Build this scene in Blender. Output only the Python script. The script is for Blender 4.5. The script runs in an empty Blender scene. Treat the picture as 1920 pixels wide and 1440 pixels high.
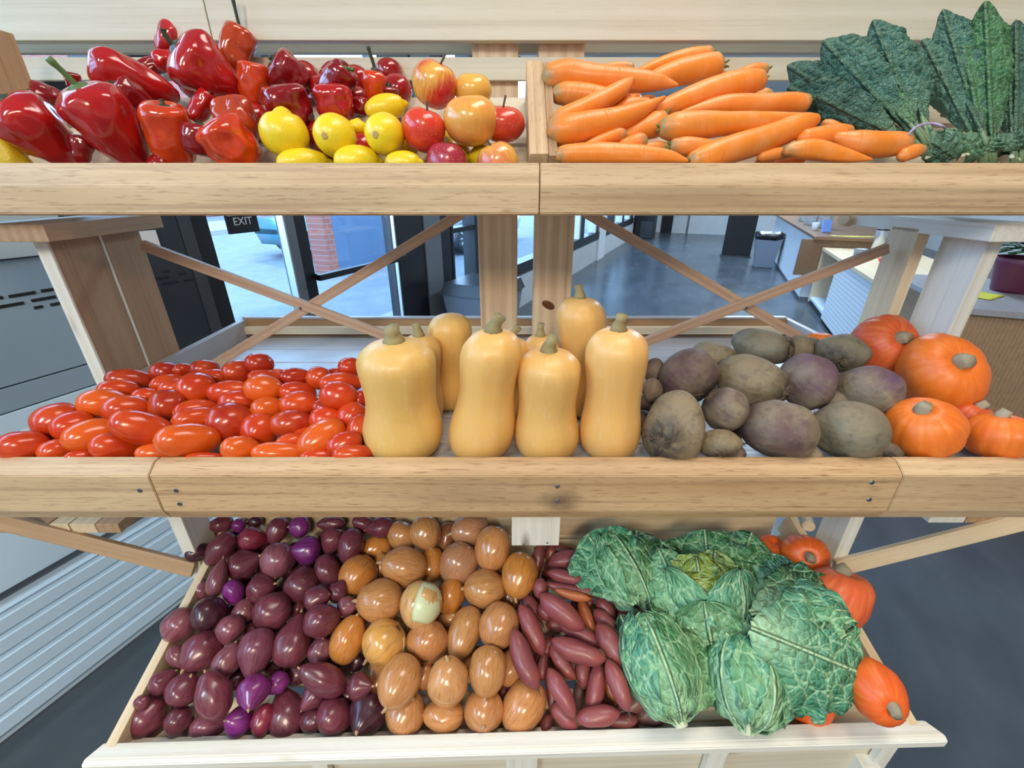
import bpy, bmesh, math, random
import numpy as np
from mathutils import Vector, Matrix, noise
PI = math.pi
C = bpy.context.scene.collection
V = Vector
# ------------------------------------------------------------------ camera
HC = 1.45
F = 810.0; PITCH = math.radians(25)
CAM = V((0, 0, HC))
cam_d = bpy.data.cameras.new('camera'); cam = bpy.data.objects.new('camera', cam_d); C.objects.link(cam)
cam.location = CAM; cam.rotation_euler = (PI/2 - PITCH, 0, 0)
cam_d.sensor_fit = 'HORIZONTAL'; cam_d.sensor_width = 36; cam_d.lens = 36*F/1920; cam_d.clip_start = .02; cam_d.clip_end = 200
bpy.context.scene.camera = cam
CT, ST = math.cos(PITCH), math.sin(PITCH)
def ray(u, v):                      # direction of a sight line, unit length along the lens axis
    x = (u-960)/F; y = (720-v)/F
    return V((x, CT+y*ST, -ST+y*CT))
def kk(v):                          # slope of sight line
    d = ray(960, v); return d.z/d.y
def at_y(u, v, Y):
    d = ray(u, v); return CAM + d*(Y/d.y)
def at_z(u, v, z):                  # z relative to lens height
    d = ray(u, v); return CAM + d*(z/d.z)
# ------------------------------------------------------------------ object helpers
def world(o):
    m = o.matrix_basis.copy()
    p = o.parent
    while p is not None:
        m = p.matrix_basis @ m; p = p.parent
    return m
def place(o, M, parent=None):
    if parent is not None:
        o.parent = parent
        M = world(parent).inverted() @ M
    o.matrix_basis = M
def tag(o, label=None, cat=None, group=None, kind=None):
    if label: o['label'] = label
    if cat: o['category'] = cat
    if group: o['group'] = group
    if kind: o['kind'] = kind
    return o
def empty(name, loc, label, cat, group=None, rz=0):
    o = bpy.data.objects.new(name, None); C.objects.link(o)
    o.empty_display_size = .05
    o.location = loc; o.rotation_euler = (0, 0, rz)
    o.matrix_basis = Matrix.Translation(loc) @ Matrix.Rotation(rz, 4, 'Z')
    return tag(o, label, cat, group)
def mesh_obj(name, verts, faces, mat, M=None, parent=None, smooth=True, uvs=None, label=None):
    me = bpy.data.meshes.new(name)
    me.from_pydata([tuple(v) for v in verts], [], faces)
    if uvs is not None:
        uv = me.uv_layers.new(name='UVMap')
        flat = []
        for p in me.polygons:
            for vi in p.vertices: flat.extend(uvs[vi])
        uv.data.foreach_set('uv', flat)
    me.polygons.foreach_set('use_smooth', [smooth]*len(me.polygons))
    me.materials.append(mat); me.update()
    o = bpy.data.objects.new(name, me); C.objects.link(o)
    place(o, M if M is not None else (world(parent) if parent else Matrix.Identity(4)), parent)
    if label: o['label'] = label
    return o
def bm_obj(name, bm, mat, M=None, parent=None, smooth=False, label=None):
    me = bpy.data.meshes.new(name); bm.to_mesh(me); bm.free()
    me.polygons.foreach_set('use_smooth', [smooth]*len(me.polygons))
    me.materials.append(mat)
    o = bpy.data.objects.new(name, me); C.objects.link(o)
    place(o, M if M is not None else (world(parent) if parent else Matrix.Identity(4)), parent)
    if label: o['label'] = label
    return o
def frame(x, up, origin):
    x = V(x).normalized(); up = V(up); y = up.cross(x).normalized(); z = x.cross(y).normalized()
    M = Matrix((x, y, z)).transposed().to_4x4(); M.translation = origin
    return M
def add_box(bm, lo, hi, bev=0.0, M=None):
    r = bmesh.ops.create_cube(bm, size=1.0)
    vs = r['verts']
    for v in vs:
        v.co = V(((v.co.x+.5)*(hi[0]-lo[0])+lo[0], (v.co.y+.5)*(hi[1]-lo[1])+lo[1], (v.co.z+.5)*(hi[2]-lo[2])+lo[2]))
    if bev > 0:
        es = set()
        for v in vs: es.update(v.link_edges)
        r2 = bmesh.ops.bevel(bm, geom=list(es), offset=bev, segments=2, affect='EDGES', profile=.6)
        vs = [v for v in bm.verts if v.is_valid and (v in r2['verts'])] or vs
    if M is not None:
        for v in bm.verts:
            if v in vs: v.co = M @ v.co
def board(name, a, b, w, t, up, mat, parent=None, bev=.0015, label=None):
    """board from a to b, w across, t along `up`; long axis is local X"""
    a = V(a); b = V(b); L = (b-a).length
    bm = bmesh.new(); add_box(bm, (-L/2, -w/2, -t/2), (L/2, w/2, t/2), bev)
    return bm_obj(name, bm, mat, frame(b-a, up, (a+b)/2), parent, label=label)
def boxw(name, lo, hi, mat, parent=None, bev=.0, label=None, M=None):
    """axis box given in coordinates of M (default world); origin at its centre"""
    lo = V(lo); hi = V(hi); c = (lo+hi)/2; h = (hi-lo)/2
    bm = bmesh.new(); add_box(bm, -h, h, bev)
    T = Matrix.Translation(c)
    return bm_obj(name, bm, mat, (M @ T) if M is not None else T, parent, label=label)
def ring_mesh(rings, closed_ends=True):
    """rings: list of list of points (same count)"""
    n = len(rings[0]); vs = []; fs = []
    for r in rings: vs.extend(r)
    for i in range(len(rings)-1):
        for j in range(n):
            k = (j+1) % n
            fs.append((i*n+j, i*n+k, (i+1)*n+k, (i+1)*n+j))
    if closed_ends:
        fs.append(tuple(reversed(range(n)))); fs.append(tuple((len(rings)-1)*n+j for j in range(n)))
    return vs, fs
def tube_mesh(pts, rad, seg=12, wob=0.0, seed=0):
    """tube along pts with radii; returns verts, faces, uvs (u round, v metres along)"""
    pts = [V(p) for p in pts]
    t0 = (pts[1]-pts[0]).normalized()
    ref = V((0, 0, 1)) if abs(t0.z) < .9 else V((1, 0, 0))
    nrm = (ref - t0*ref.dot(t0)).normalized()
    rings = []; uvs = []; d = 0
    for i, p in enumerate(pts):
        if i == 0: t = (pts[1]-pts[0])
        elif i == len(pts)-1: t = pts[-1]-pts[-2]
        else: t = pts[i+1]-pts[i-1]
        t.normalize(); nrm = (nrm - t*nrm.dot(t)).normalized(); bi = t.cross(nrm)
        if i: d += (p-pts[i-1]).length
        r = []
        for j in range(seg):
            a = 2*PI*j/seg; k = rad[i]
            if wob: k *= 1 + wob*noise.noise(V((math.cos(a)*1.2+seed*7.1, math.sin(a)*1.2, d*28)))
            r.append(p + nrm*math.cos(a)*k + bi*math.sin(a)*k); uvs.append((j/seg, d))
        rings.append(r)
    vs, fs = ring_mesh(rings)
    return vs, fs, uvs
def catmull(P, n):
    P = [V(p) for p in P]; P = [P[0]*2-P[1]] + P + [P[-1]*2-P[-2]]; out = []
    m = len(P)-3
    for i in range(n+1):
        x = i/n*m; k = min(int(x), m-1); t = x-k
        a, b, c, d = P[k:k+4]
        out.append(.5*((2*b)+(c-a)*t+(2*a-5*b+4*c-d)*t*t+(3*b-3*c+d-a)*t*t*t))
    return out
def interp(P, t):                   # piecewise smooth interpolation of (t, value)
    for i in range(len(P)-1):
        if t <= P[i+1][0]:
            f = (t-P[i][0])/max(P[i+1][0]-P[i][0], 1e-9); f = max(0, min(1, f))
            return P[i][1]+(P[i+1][1]-P[i][1])*f
    return P[-1][1]
# ------------------------------------------------------------------ materials
def nt_new(name):
    m = bpy.data.materials.new(name); m.use_nodes = True
    nt = m.node_tree; b = nt.nodes['Principled BSDF']
    return m, nt, b
class N:
    def __init__(s, nt): s.nt = nt
    def __call__(s, typ, ins=None, **kw):
        n = s.nt.nodes.new(typ)
        for k, v in kw.items(): setattr(n, k, v)
        for k, v in (ins or {}).items():
            sock = n.inputs[k]
            if isinstance(v, bpy.types.NodeSocket): s.nt.links.new(v, sock)
            else: sock.default_value = v
        return n
    def math(s, op, a, b=0.0, clamp=False):
        n = s('ShaderNodeMath', operation=op, use_clamp=clamp)
        for i, x in enumerate((a, b)):
            if isinstance(x, bpy.types.NodeSocket): s.nt.links.new(x, n.inputs[i])
            else: n.inputs[i].default_value = x
        return n.outputs[0]
    def mapr(s, v, a, b, c=0.0, d=1.0):
        n = s('ShaderNodeMapRange', {'Value': v, 'From Min': a, 'From Max': b, 'To Min': c, 'To Max': d})
        return n.outputs[0]
    def mix(s, f, a, b, blend='MIX'):
        n = s('ShaderNodeMix', data_type='RGBA', blend_type=blend)
        for i, x in ((0, f), (6, a), (7, b)):
            if isinstance(x, bpy.types.NodeSocket): s.nt.links.new(x, n.inputs[i])
            else: n.inputs[i].default_value = x if i == 0 else (*x, 1)[:4]
        return n.outputs[2]
    def noise(s, vec, scale, detail=3, rough=.5, dist=0.0):
        n = s('ShaderNodeTexNoise', {'Vector': vec, 'Scale': scale, 'Detail': detail, 'Roughness': rough, 'Distortion': dist})
        return n.outputs['Fac']
    def link(s, a, b): s.nt.links.new(a, b)
    def obj(s): return s('ShaderNodeTexCoord').outputs['Object']
    def rnd_vec(s, vec, amt=13.0):
        r = s('ShaderNodeObjectInfo').outputs['Random']
        m = s.math('MULTIPLY', r, amt)
        n = s('ShaderNodeVectorMath', {0: vec}, operation='ADD'); c = s('ShaderNodeCombineXYZ', {0: m, 1: m, 2: m})
        s.link(c.outputs[0], n.inputs[1]); return n.outputs[0]
    def scl(s, vec, xyz):
        return s('ShaderNodeVectorMath', {0: vec, 1: xyz}, operation='MULTIPLY').outputs[0]
    def bump(s, h, strength, dist):
        return s('ShaderNodeBump', {'Height': h, 'Strength': strength, 'Distance': dist}).outputs[0]
    def ocol(s): return s('ShaderNodeObjectInfo').outputs['Color']
def setp(b, **kw):
    for k, v in kw.items(): b.inputs[k.replace('_', ' ')].default_value = v
def plain(name, col, rough=.5, metal=0.0, **kw):
    m, nt, b = nt_new(name); setp(b, Base_Color=(*col, 1), Roughness=rough, Metallic=metal)
    for k, v in kw.items(): b.inputs[k.replace('_', ' ')].default_value = v
    return m
def wood(name, c1, c2, c3, ring=1.0, pore=.5, rough=.55, knots=True):
    m, nt, b = nt_new(name); n = N(nt)
    v = n.rnd_vec(n.obj(), 9.0)
    warp = n.noise(n.scl(v, (1.6, 7, 7)), 1.0, 3, .55)
    g = n.noise(n.scl(v, (3.0, 34, 34)), 1.0, 4, .6, .6)
    w2 = n('ShaderNodeCombineXYZ', {0: n.math('MULTIPLY', warp, 14*ring)}).outputs[0]
    vv = n('ShaderNodeVectorMath', {0: n.scl(v, (2.2*ring, 62*ring, 30*ring)), 1: w2}, operation='ADD').outputs[0]
    wave = n('ShaderNodeTexWave', {'Vector': vv, 'Scale': .35, 'Distortion': 2.2, 'Detail': 2.0, 'Detail Scale': 1.2}, wave_type='BANDS', bands_direction='Y').outputs['Fac']
    f = n.math('ADD', n.math('MULTIPLY', g, .75), n.math('MULTIPLY', wave, .35))
    strk = n.noise(n.scl(v, (1.1, 90, 90)), 1.0, 3, .65)
    col = n.mix(n.mapr(f, .25, .8), c1, c2)
    col = n.mix(n.math('MULTIPLY', n.mapr(strk, .52, .70), .30+.35*pore), col, c3)
    fine = n.noise(n.scl(v, (26, 420, 420)), 1.0, 2, .6)
    pf = n.math('MULTIPLY', n.mapr(fine, .56, .72), pore)
    col = n.mix(pf, col, c3)
    blot = n.noise(n.scl(v, (2.5, 9, 9)), 1.0, 2, .5)
    col = n.mix(n.math('MULTIPLY', n.mapr(blot, .52, .78), .38*pore+.1), col, c3)
    if knots:
        vo = n('ShaderNodeTexVoronoi', {'Vector': n.scl(v, (2.4, 9, 9)), 'Scale': 1.0, 'Randomness': 1.0}).outputs['Distance']
        col = n.mix(n.mapr(vo, .035, .10, .75, 0), col, (c3[0]*.35, c3[1]*.3, c3[2]*.3))
    n.link(col, b.inputs['Base Color'])
    b.inputs['Roughness'].default_value = rough
    n.link(n.bump(n.math('ADD', f, n.math('MULTIPLY', fine, .5)), .25, .0012), b.inputs['Normal'])
    return m
M = {}
M['oak'] = wood('oak_wood', (.70, .50, .29), (.56, .375, .205), (.30, .17, .085), 1.0, .7)
M['pine'] = wood('pine_wood', (.76, .62, .42), (.68, .52, .32), (.48, .32, .17), .8, .25)
M['palewood'] = wood('pale_wood', (.73, .66, .52), (.65, .58, .43), (.46, .36, .25), .5, .15, .5)
M['brownpost'] = wood('post_wood', (.50, .32, .18), (.40, .24, .125), (.23, .13, .065), .8, .3)
M['fir'] = wood('ring_wood', (.86, .67, .45), (.66, .44, .26), (.36, .19, .10), .55, .15, .5, True)
M['whitewood'] = wood('whitewashed_wood', (.82, .80, .72), (.75, .71, .60), (.52, .44, .32), .8, .15, .5)
M['brace'] = wood('brace_wood', (.60, .40, .27), (.48, .30, .20), (.30, .18, .11), 1.0, .5, .5, False)
M['traywood'] = wood('tray_wood', (.46, .45, .45), (.38, .37, .38), (.26, .24, .23), 1.0, .25, .34)
M['walnut'] = wood('walnut_wood', (.30, .165, .085), (.21, .11, .055), (.11, .055, .03), 1.0, .4, .4, False)
# the middle beam carries a scorched stain around its centre screws
m = wood('stained_oak', (.64, .42, .22), (.50, .305, .145), (.24, .12, .05), 1.1, .85); nt = m.node_tree; n = N(nt); b = nt.nodes['Principled BSDF']
src = b.inputs['Base Color'].links[0].from_socket
sp = n('ShaderNodeSeparateXYZ', {0: n.obj()})
def blob(cx, cz, rx, rz):
    a_ = n.math('DIVIDE', n.math('SUBTRACT', sp.outputs[0], cx), rx); c_ = n.math('DIVIDE', n.math('SUBTRACT', sp.outputs[2], cz), rz)
    dd = n.math('SQRT', n.math('ADD', n.math('MULTIPLY', a_, a_), n.math('MULTIPLY', c_, c_)))
    return n.mapr(n.math('ADD', dd, n.math('MULTIPLY', n.noise(n.scl(n.obj(), (30, 60, 60)), 1.0, 3, .6), .9)), .6, 1.6, 1, 0)
c1_ = n.mix(n.math('MULTIPLY', blob(.055, -.010, .035, .028), .72), src, (.085, .045, .025))
c2_ = n.mix(n.math('MULTIPLY', blob(-.06, .0, .16, .03), .35), c1_, (.20, .12, .07))
c3_ = n.mix(n.math('MULTIPLY', blob(.30, .012, .25, .02), .4), c2_, (.50, .27, .10))
n.link(c3_, b.inputs['Base Color']); M['oak2'] = m
def axial(n, zs, k=1.0):
    """vector constant along meridians of a body whose axis is local Z"""
    v = n.obj()
    sp = n('ShaderNodeSeparateXYZ', {0: v})
    nx = n('ShaderNodeVectorMath', {0: n.scl(v, (1, 1, 0))}, operation='NORMALIZE').outputs[0]
    z = n('ShaderNodeCombineXYZ', {2: n.math('MULTIPLY', sp.outputs[2], zs)}).outputs[0]
    a = n('ShaderNodeVectorMath', {0: nx, 1: z}, operation='ADD').outputs[0]
    return n.rnd_vec(n.scl(a, (k, k, k)), 17.0)
def produce(name, rough=.2, coat=0.0, streak=0.0, streak_col=(.1, .02, .03), streak_scale=9, mottle=.15, mot_col=None, bump=0, bump_scale=300, spec=.5, sss=0.0, hi=None):
    m, nt, b = nt_new(name); n = N(nt)
    col = n.ocol(); v = n.rnd_vec(n.obj())
    if mot_col is not None: col = n.mix(n.math('MULTIPLY', n.mapr(n.noise(v, 24, 3, .55), .42, .66), mottle), col, mot_col)
    if streak:
        ax = axial(n, 6.0)
        s1 = n.noise(ax, streak_scale, 3, .6)
        col = n.mix(n.math('MULTIPLY', n.mapr(s1, .48, .68), streak), col, streak_col)
        if hi is not None:
            s2 = n.noise(ax, streak_scale*1.9, 2, .5)
            col = n.mix(n.math('MULTIPLY', n.mapr(s2, .55, .7), streak*.6), col, hi)
    n.link(col, b.inputs['Base Color'])
    setp(b, Roughness=rough, Coat_Weight=coat, Coat_Roughness=.08, Specular_IOR_Level=spec)
    if sss: setp(b, Subsurface_Weight=sss, Subsurface_Scale=.01)
    if bump: n.link(n.bump(n.noise(v, bump_scale, 2, .5), bump, .001), b.inputs['Normal'])
    return m
M['tomato'] = produce('tomato_skin', .22, .22, mottle=.4, mot_col=(.78, .12, .012), spec=.4)
M['redonion'] = produce('red_onion_skin', .28, .22, .6, (.055, .010, .018), 7, .35, (.10, .025, .03), .12, 200, hi=(.26, .09, .10))
M['onion'] = produce('brown_onion_skin', .24, .35, .5, (.27, .095, .03), 8, .35, (.50, .22, .09), .12, 200, hi=(.74, .44, .23))
M['onionpapery'] = produce('papery_skin', .5, 0, .5, (.40, .2, .08), 10)
M['sweet'] = produce('sweet_potato_skin', .42, .08, mottle=.6, mot_col=(.30, .075, .05), bump=.4, bump_scale=140)
M['pepper'] = produce('pepper_skin', .17, .55, mottle=.45, mot_col=(.30, .008, .006))
M['lemon'] = produce('lemon_peel', .32, .2, mottle=.3, mot_col=(.80, .60, .03), bump=.5, bump_scale=420)
M['squash'] = produce('butternut_skin', .42, .05, .35, (.72, .44, .17), 5, .4, (.76, .43, .15), .12, 120, hi=(.84, .62, .33))
M['pumpkin'] = produce('pumpkin_skin', .45, .03, .35, (.85, .30, .06), 5, .6, (.72, .13, .012), .25, 90)
M['green'] = plain('stem_green', (.10, .17, .05), .5)
M['darkgreen'] = plain('stem_dark_green', (.035, .05, .02), .45)
M['corky'] = produce('cork_stem', .7, 0, mottle=.6, mot_col=(.22, .16, .07), bump=.8, bump_scale=160)
M['scar'] = plain('stem_scar', (.50, .33, .10), .7)
M['rootbrown'] = plain('root_fibre', (.09, .06, .035), .8)
# apples: yellow ground, red blush and streaks; object colour is the blush
m, nt, b = nt_new('apple_skin'); n = N(nt)
ax = axial(n, 4.0); v = n.rnd_vec(n.obj(), 3.1)
fl = n.math('ADD', n.math('MULTIPLY', n.noise(v, 12, 2, .5), 1.0), n.math('MULTIPLY', n.noise(ax, 14, 3, .6), .5))
al = n('ShaderNodeObjectInfo').outputs['Alpha']
f = n.mapr(n.math('ADD', fl, n.math('MULTIPLY', n.math('SUBTRACT', al, .5), 1.0)), .60, .88)
col = n.mix(f, (.80, .43, .07), n.ocol())
spk = n('ShaderNodeTexVoronoi', {'Vector': v, 'Scale': 190.0}).outputs['Distance']
col = n.mix(n.mapr(spk, .10, .18, .45, 0), col, (.85, .55, .3))
n.link(col, b.inputs['Base Color']); setp(b, Roughness=.24, Coat_Weight=.3); M['apple'] = m
# beetroot: tan dust over purple
m, nt, b = nt_new('beet_skin'); n = N(nt)
v = n.rnd_vec(n.obj())
base = n.mix(n.mapr(n.noise(v, 14, 4, .6), .35, .62), n.ocol(), (.235, .185, .115))
base = n.mix(n.math('MULTIPLY', n.mapr(n.noise(v, 55, 4, .65), .5, .68), .6), base, (.085, .055, .04))
spz = n('ShaderNodeSeparateXYZ', {0: n('ShaderNodeTexCoord').outputs['UV']})
top = n.mapr(spz.outputs[1], .68, .90)
base = n.mix(n.math('MULTIPLY', top, n.mapr(n.noise(v, 70, 3, .6), .2, .52)), base, (.045, .03, .02))
n.link(base, b.inputs['Base Color']); setp(b, Roughness=.62)
rg = n('ShaderNodeTexWave', {'Vector': v, 'Scale': 30.0, 'Distortion': 5.0, 'Detail': 2.0}).outputs['Fac']
n.link(n.bump(n.math('ADD', n.noise(v, 120, 4, .6), n.math('MULTIPLY', rg, .15)), .55, .003), b.inputs['Normal']); M['beet'] = m
# carrots: rings along uv v
m, nt, b = nt_new('carrot_skin'); n = N(nt)
uv = n('ShaderNodeTexCoord').outputs['UV']
r = n.math('MULTIPLY', n('ShaderNodeObjectInfo').outputs['Random'], 20)
uvr = n('ShaderNodeVectorMath', {0: uv, 1: n('ShaderNodeCombineXYZ', {0: r, 1: r}).outputs[0]}, operation='ADD').outputs[0]
rings = n.noise(n.scl(uvr, (3.0, 260, 0)), 1.0, 3, .6)
col = n.mix(n.math('MULTIPLY', n.mapr(rings, .60, .74), .5), n.ocol(), (.50, .17, .03))
col = n.mix(n.math('MULTIPLY', n.mapr(n.noise(n.rnd_vec(n.obj()), 30, 3, .5), .45, .7), .35), col, (.90, .40, .16))
crown = n.mapr(n('ShaderNodeSeparateXYZ', {0: uv}).outputs[1], .004, .022, 1, 0)
col = n.mix(n.math('MULTIPLY', crown, n.mapr(n.noise(n.obj(), 90, 2, .5), .3, .6)), col, (.33, .25, .10))
n.link(col, b.inputs['Base Color']); setp(b, Roughness=.42, Coat_Weight=.05)
n.link(n.bump(n.math('SUBTRACT', 1.0, n.mapr(rings, .58, .72)), .35, .0012), b.inputs['Normal']); M['carrot'] = m
def leafmat(name, base, blister, vein, scale, rough=.45, lat=9.0, veinw=.05, bumps=.9, vmix=.75):
    m, nt, b = nt_new(name); n = N(nt)
    tc = n('ShaderNodeTexCoord'); uv = tc.outputs['UV']
    w = n.noise(uv, 40, 2, .5)
    wv = n('ShaderNodeVectorMath', {0: uv, 1: n.scl(n('ShaderNodeCombineXYZ', {0: w, 1: w}).outputs[0], (.006, .006, 0))}, operation='ADD').outputs[0]
    sp = n('ShaderNodeSeparateXYZ', {0: uv})
    ax_ = n.math('ABSOLUTE', sp.outputs[0])
    vo = n('ShaderNodeTexVoronoi', {'Vector': wv, 'Scale': scale}, feature='DISTANCE_TO_EDGE').outputs['Distance']
    vf = n('ShaderNodeTexVoronoi', {'Vector': wv, 'Scale': scale*2.6}, feature='DISTANCE_TO_EDGE').outputs['Distance']
    rib = n.mapr(ax_, .0012, .0040, 1, 0)
    q = n.math('SUBTRACT', sp.outputs[1], n.math('MULTIPLY', ax_, .9))
    q = n.math('ADD', n.math('MULTIPLY', q, lat*4.0), n.math('MULTIPLY', w, .7))
    fr = n.math('ABSOLUTE', n.math('SUBTRACT', n.math('FRACT', q), .5))
    latv = n.mapr(fr, .0, veinw, 1, 0)
    cell = n.mapr(vo, .0, .065, 1, 0)
    cf = n.mapr(vf, .0, .08, 1, 0)
    veins = n.math('MAXIMUM', n.math('MAXIMUM', rib, n.math('MULTIPLY', latv, .8)), n.math('MAXIMUM', n.math('MULTIPLY', cell, .75), n.math('MULTIPLY', cf, .28)))
    col = n.mix(n.mapr(n.noise(uv, 22, 3, .6), .35, .65), base, blister)
    dk = n.mix(1.0, n.ocol(), (.42, .52, .45), 'MULTIPLY')
    col = n.mix(n.math('MULTIPLY', n.mapr(vo, .08, .42), .8), n.ocol(), dk)
    col = n.mix(n.math('MULTIPLY', n.mapr(n.noise(uv, 26, 3, .6), .45, .65), .5), col, dk)
    # pale towards the stalk end of the rib
    pal = n.math('MULTIPLY', n.mapr(sp.outputs[1], .0, .10, 1, 0), n.mapr(ax_, .004, .05, 1, .2))
    col = n.mix(n.math('MAXIMUM', n.math('MULTIPLY', veins, vmix), n.math('MULTIPLY', pal, .8)), col, vein)
    n.link(col, b.inputs['Base Color']); setp(b, Roughness=rough, Specular_IOR_Level=.4)
    h = n.math('SUBTRACT', n.math('ADD', n.mapr(vo, 0, .35), n.math('MULTIPLY', n.mapr(vf, 0, .3), .4)), n.math('MULTIPLY', rib, -1.2))
    n.link(n.bump(h, bumps, .006), b.inputs['Normal'])
    return m
M['savoy'] = leafmat('savoy_leaf', (.10, .27, .115), (.065, .20, .085), (.54, .76, .44), 40, .42, 9.0, .045, .9)
M['kale'] = leafmat('kale_leaf', (.022, .075, .04), (.012, .045, .026), (.16, .27, .16), 80, .5, 14, .03, .8, .35)
SKY = 11.0; SUN = 4.0; EXPO = -0.1
def LAMPS():
    WARM = (1.0, .84, .64); NEU = (1, .90, .80)
    lamp(1, -2.3, -1.0, 1.3, .6, 150, WARM, 'rectangular ceiling light over the floor in front of the stand')
    lamp(2, .7, -.2, 1.3, .5, 32, NEU, 'rectangular ceiling light directly above the produce stand')
    lamp(3, 5.0, -.8, 1.3, .5, 150, (.62, .80, 1), 'unseen ceiling light made strong and blue to colour the open floor')  # unseen lamp, tinted and strengthened to bring blue light to the floor
    lamp(5, -2.2, .6, 1.3, .4, 100, (.72, .90, 1), 'added ceiling light that brightens the base of the refrigerated case')  # added lamp with no known source, brightens the case base
    lamp(4, 9.5, -.8, 1.3, .5, 240, (.62, .80, 1), 'unseen ceiling light made strong and blue for the far end of the room')  # unseen lamp, tinted and strengthened for blue light at the far end
# ------------------------------------------------------------------ display stand
def W(x, y, z): return V((x, y, z+HC))
def extr(name, prof, x0, x1, mat, parent):
    """prism along X with (y,z) outline; z relative to lens height"""
    cy = sum(p[0] for p in prof)/len(prof); cz = sum(p[1] for p in prof)/len(prof)
    h = (x1-x0)/2; n = len(prof)
    vs = [(-h, p[0]-cy, p[1]-cz) for p in prof]+[(h, p[0]-cy, p[1]-cz) for p in prof]
    fs = [(i, (i+1) % n, n+(i+1) % n, n+i) for i in range(n)]+[tuple(range(n-1, -1, -1)), tuple(range(n, 2*n))]
    bm = bmesh.new(); me = bpy.data.meshes.new('t'); me.from_pydata(vs, [], fs); bm.from_mesh(me); bpy.data.meshes.remove(me)
    bmesh.ops.recalc_face_normals(bm, faces=bm.faces)
    bmesh.ops.bevel(bm, geom=list(bm.edges), offset=.0012, segments=2, affect='EDGES')
    return bm_obj(name, bm, mat, Matrix.Translation(W((x0+x1)/2, cy, cz)), parent)
def screw(p, d, parent, r=.0042):
    bm = bmesh.new()
    bmesh.ops.create_cone(bm, segments=20, radius1=r, radius2=r*.8, depth=.0016, cap_ends=True)
    for q in range(2): add_box(bm, (-r*.7, -r*.12, .0004), (r*.7, r*.12, .0012), 0, Matrix.Rotation(q*PI/2+.4, 4, 'Z'))
    d = V(d); Mx = d.to_track_quat('Z', 'Y').to_matrix().to_4x4(); Mx.translation = V(p)
    return bm_obj('screw', bm, M['screw'], Mx, parent)
M['screw'] = plain('screw_metal', (.25, .26, .28), .35, .9)
stand = empty('display_stand', (0, .8, 0), 'tall tiered wooden produce stand with crossed diagonal braces and central posts', 'display stand')
mb = [(.53, -.400), (.549, -.3866), (.562, -.3866), (.562, -.489), (.540, -.489), (.53, -.467)]
b1 = extr('shelf_beam', mb, -1.15, -.5475, M['oak'], stand)
b2 = extr('shelf_beam', mb, -.546, .5885, M['oak2'] if 'oak2' in M else M['oak'], stand)
b3 = extr('shelf_beam', mb, .590, 1.18, M['oak'], stand)
for (u, v, b) in ((330, 920, b2), (337, 945, b2), (1045, 912, b2), (1045, 940, b2), (262, 920, b1), (1635, 905, b2), (1630, 937, b2)):
    screw(at_y(u, v, .5296), (0, -1, 0), b)
# shelf floor and rim
y = .564; i = 0
while y < 1.24:
    w = .094; board('shelf_board', W(-.80, y+w/2, -.4345), W(.826, y+w/2, -.4345), w, .018, (0, 0, 1), M['traywood'], stand); y += w+.0025
board('rim_board', W(-.8085, .563, -.405), W(-.8085, 1.29, -.405), .0165, .064, (0, 0, 1), M['traywood'], stand)
board('rim_board', W(.835, .563, -.405), W(.835, 1.29, -.405), .016, .064, (0, 0, 1), M['traywood'], stand)
board('rim_board', W(-.811, 1.268, -.400), W(.827, 1.268, -.400), .016, .054, (0, 0, 1), M['brownpost'], stand)
board('lit_rim_edge', W(-.811, 1.268, -.3695), W(.827, 1.268, -.3695), .018, .006, (0, 0, 1), M['traywood'], stand)  # paler strip paints the window light on the rim's top edge
board('rim_ledge', W(-.811, 1.25, -.4035), W(.827, 1.25, -.4035), .018, .022, (0, 0, 1), M['palewood'], stand)
# centre posts
for x0, x1, mt in ((-.0775, .0125, 'fir'), (.0506, .1415, 'fir')):
    xm = (x0+x1)/2
    board('post', W(xm, 1.052, -1.45), W(xm, 1.052, .44), x1-x0, .04, (0, -1, 0), M[mt], stand, .003)
# outer posts: two planks each side
for xa, xb, ya, yb, mt in ((-.845, -.835, .80, .885, 'brownpost'), (-.8345, -.79, .90, .972, 'brownpost'), (.8505, .873, .80, .885, 'whitewood'), (.80, .827, .895, .965, 'whitewood')):
    pass
def plank(x0, x1, y0, y1, z0, z1, mt, name='post', par=None):
    board(name, W((x0+x1)/2, (y0+y1)/2, z0), W((x0+x1)/2, (y0+y1)/2, z1), x1-x0, y1-y0, (0, -1, 0), M[mt], par or stand, .002)
plank(-.843, -.8185, .80, .897, -.425, -.081, 'brownpost')  # left planks coloured browner for the dim light on their inner faces
plank(-.832, -.8175, .905, 1.0, -.425, -.081, 'brownpost')
plank(.845, .872, .80, .89, -.425, -.081, 'whitewood')  # right planks coloured paler for the window light on their inner faces
plank(.80, .824, .895, .965, -.425, -.081, 'pine')
for x0, x1, y0 in ((-.843, -.8185, .7935), (-.832, -.8175, .8985)): plank(x0, x1, y0, y0+.006, -.425, -.081, 'whitewood', 'bright_edge_strip')  # thin pale boards added to paint the light on the front edges
# side rails under the upper bin
board('side_rail', W(-.84, .757, -.0765), W(-.84, 1.02, -.0765), .13, .028, (0, 0, 1), M['brownpost'], stand)
board('side_rail', W(.85, .757, -.0765), W(.85, 1.075, -.0765), .10, .028, (0, 0, 1), M['whitewood'], stand)
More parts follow.
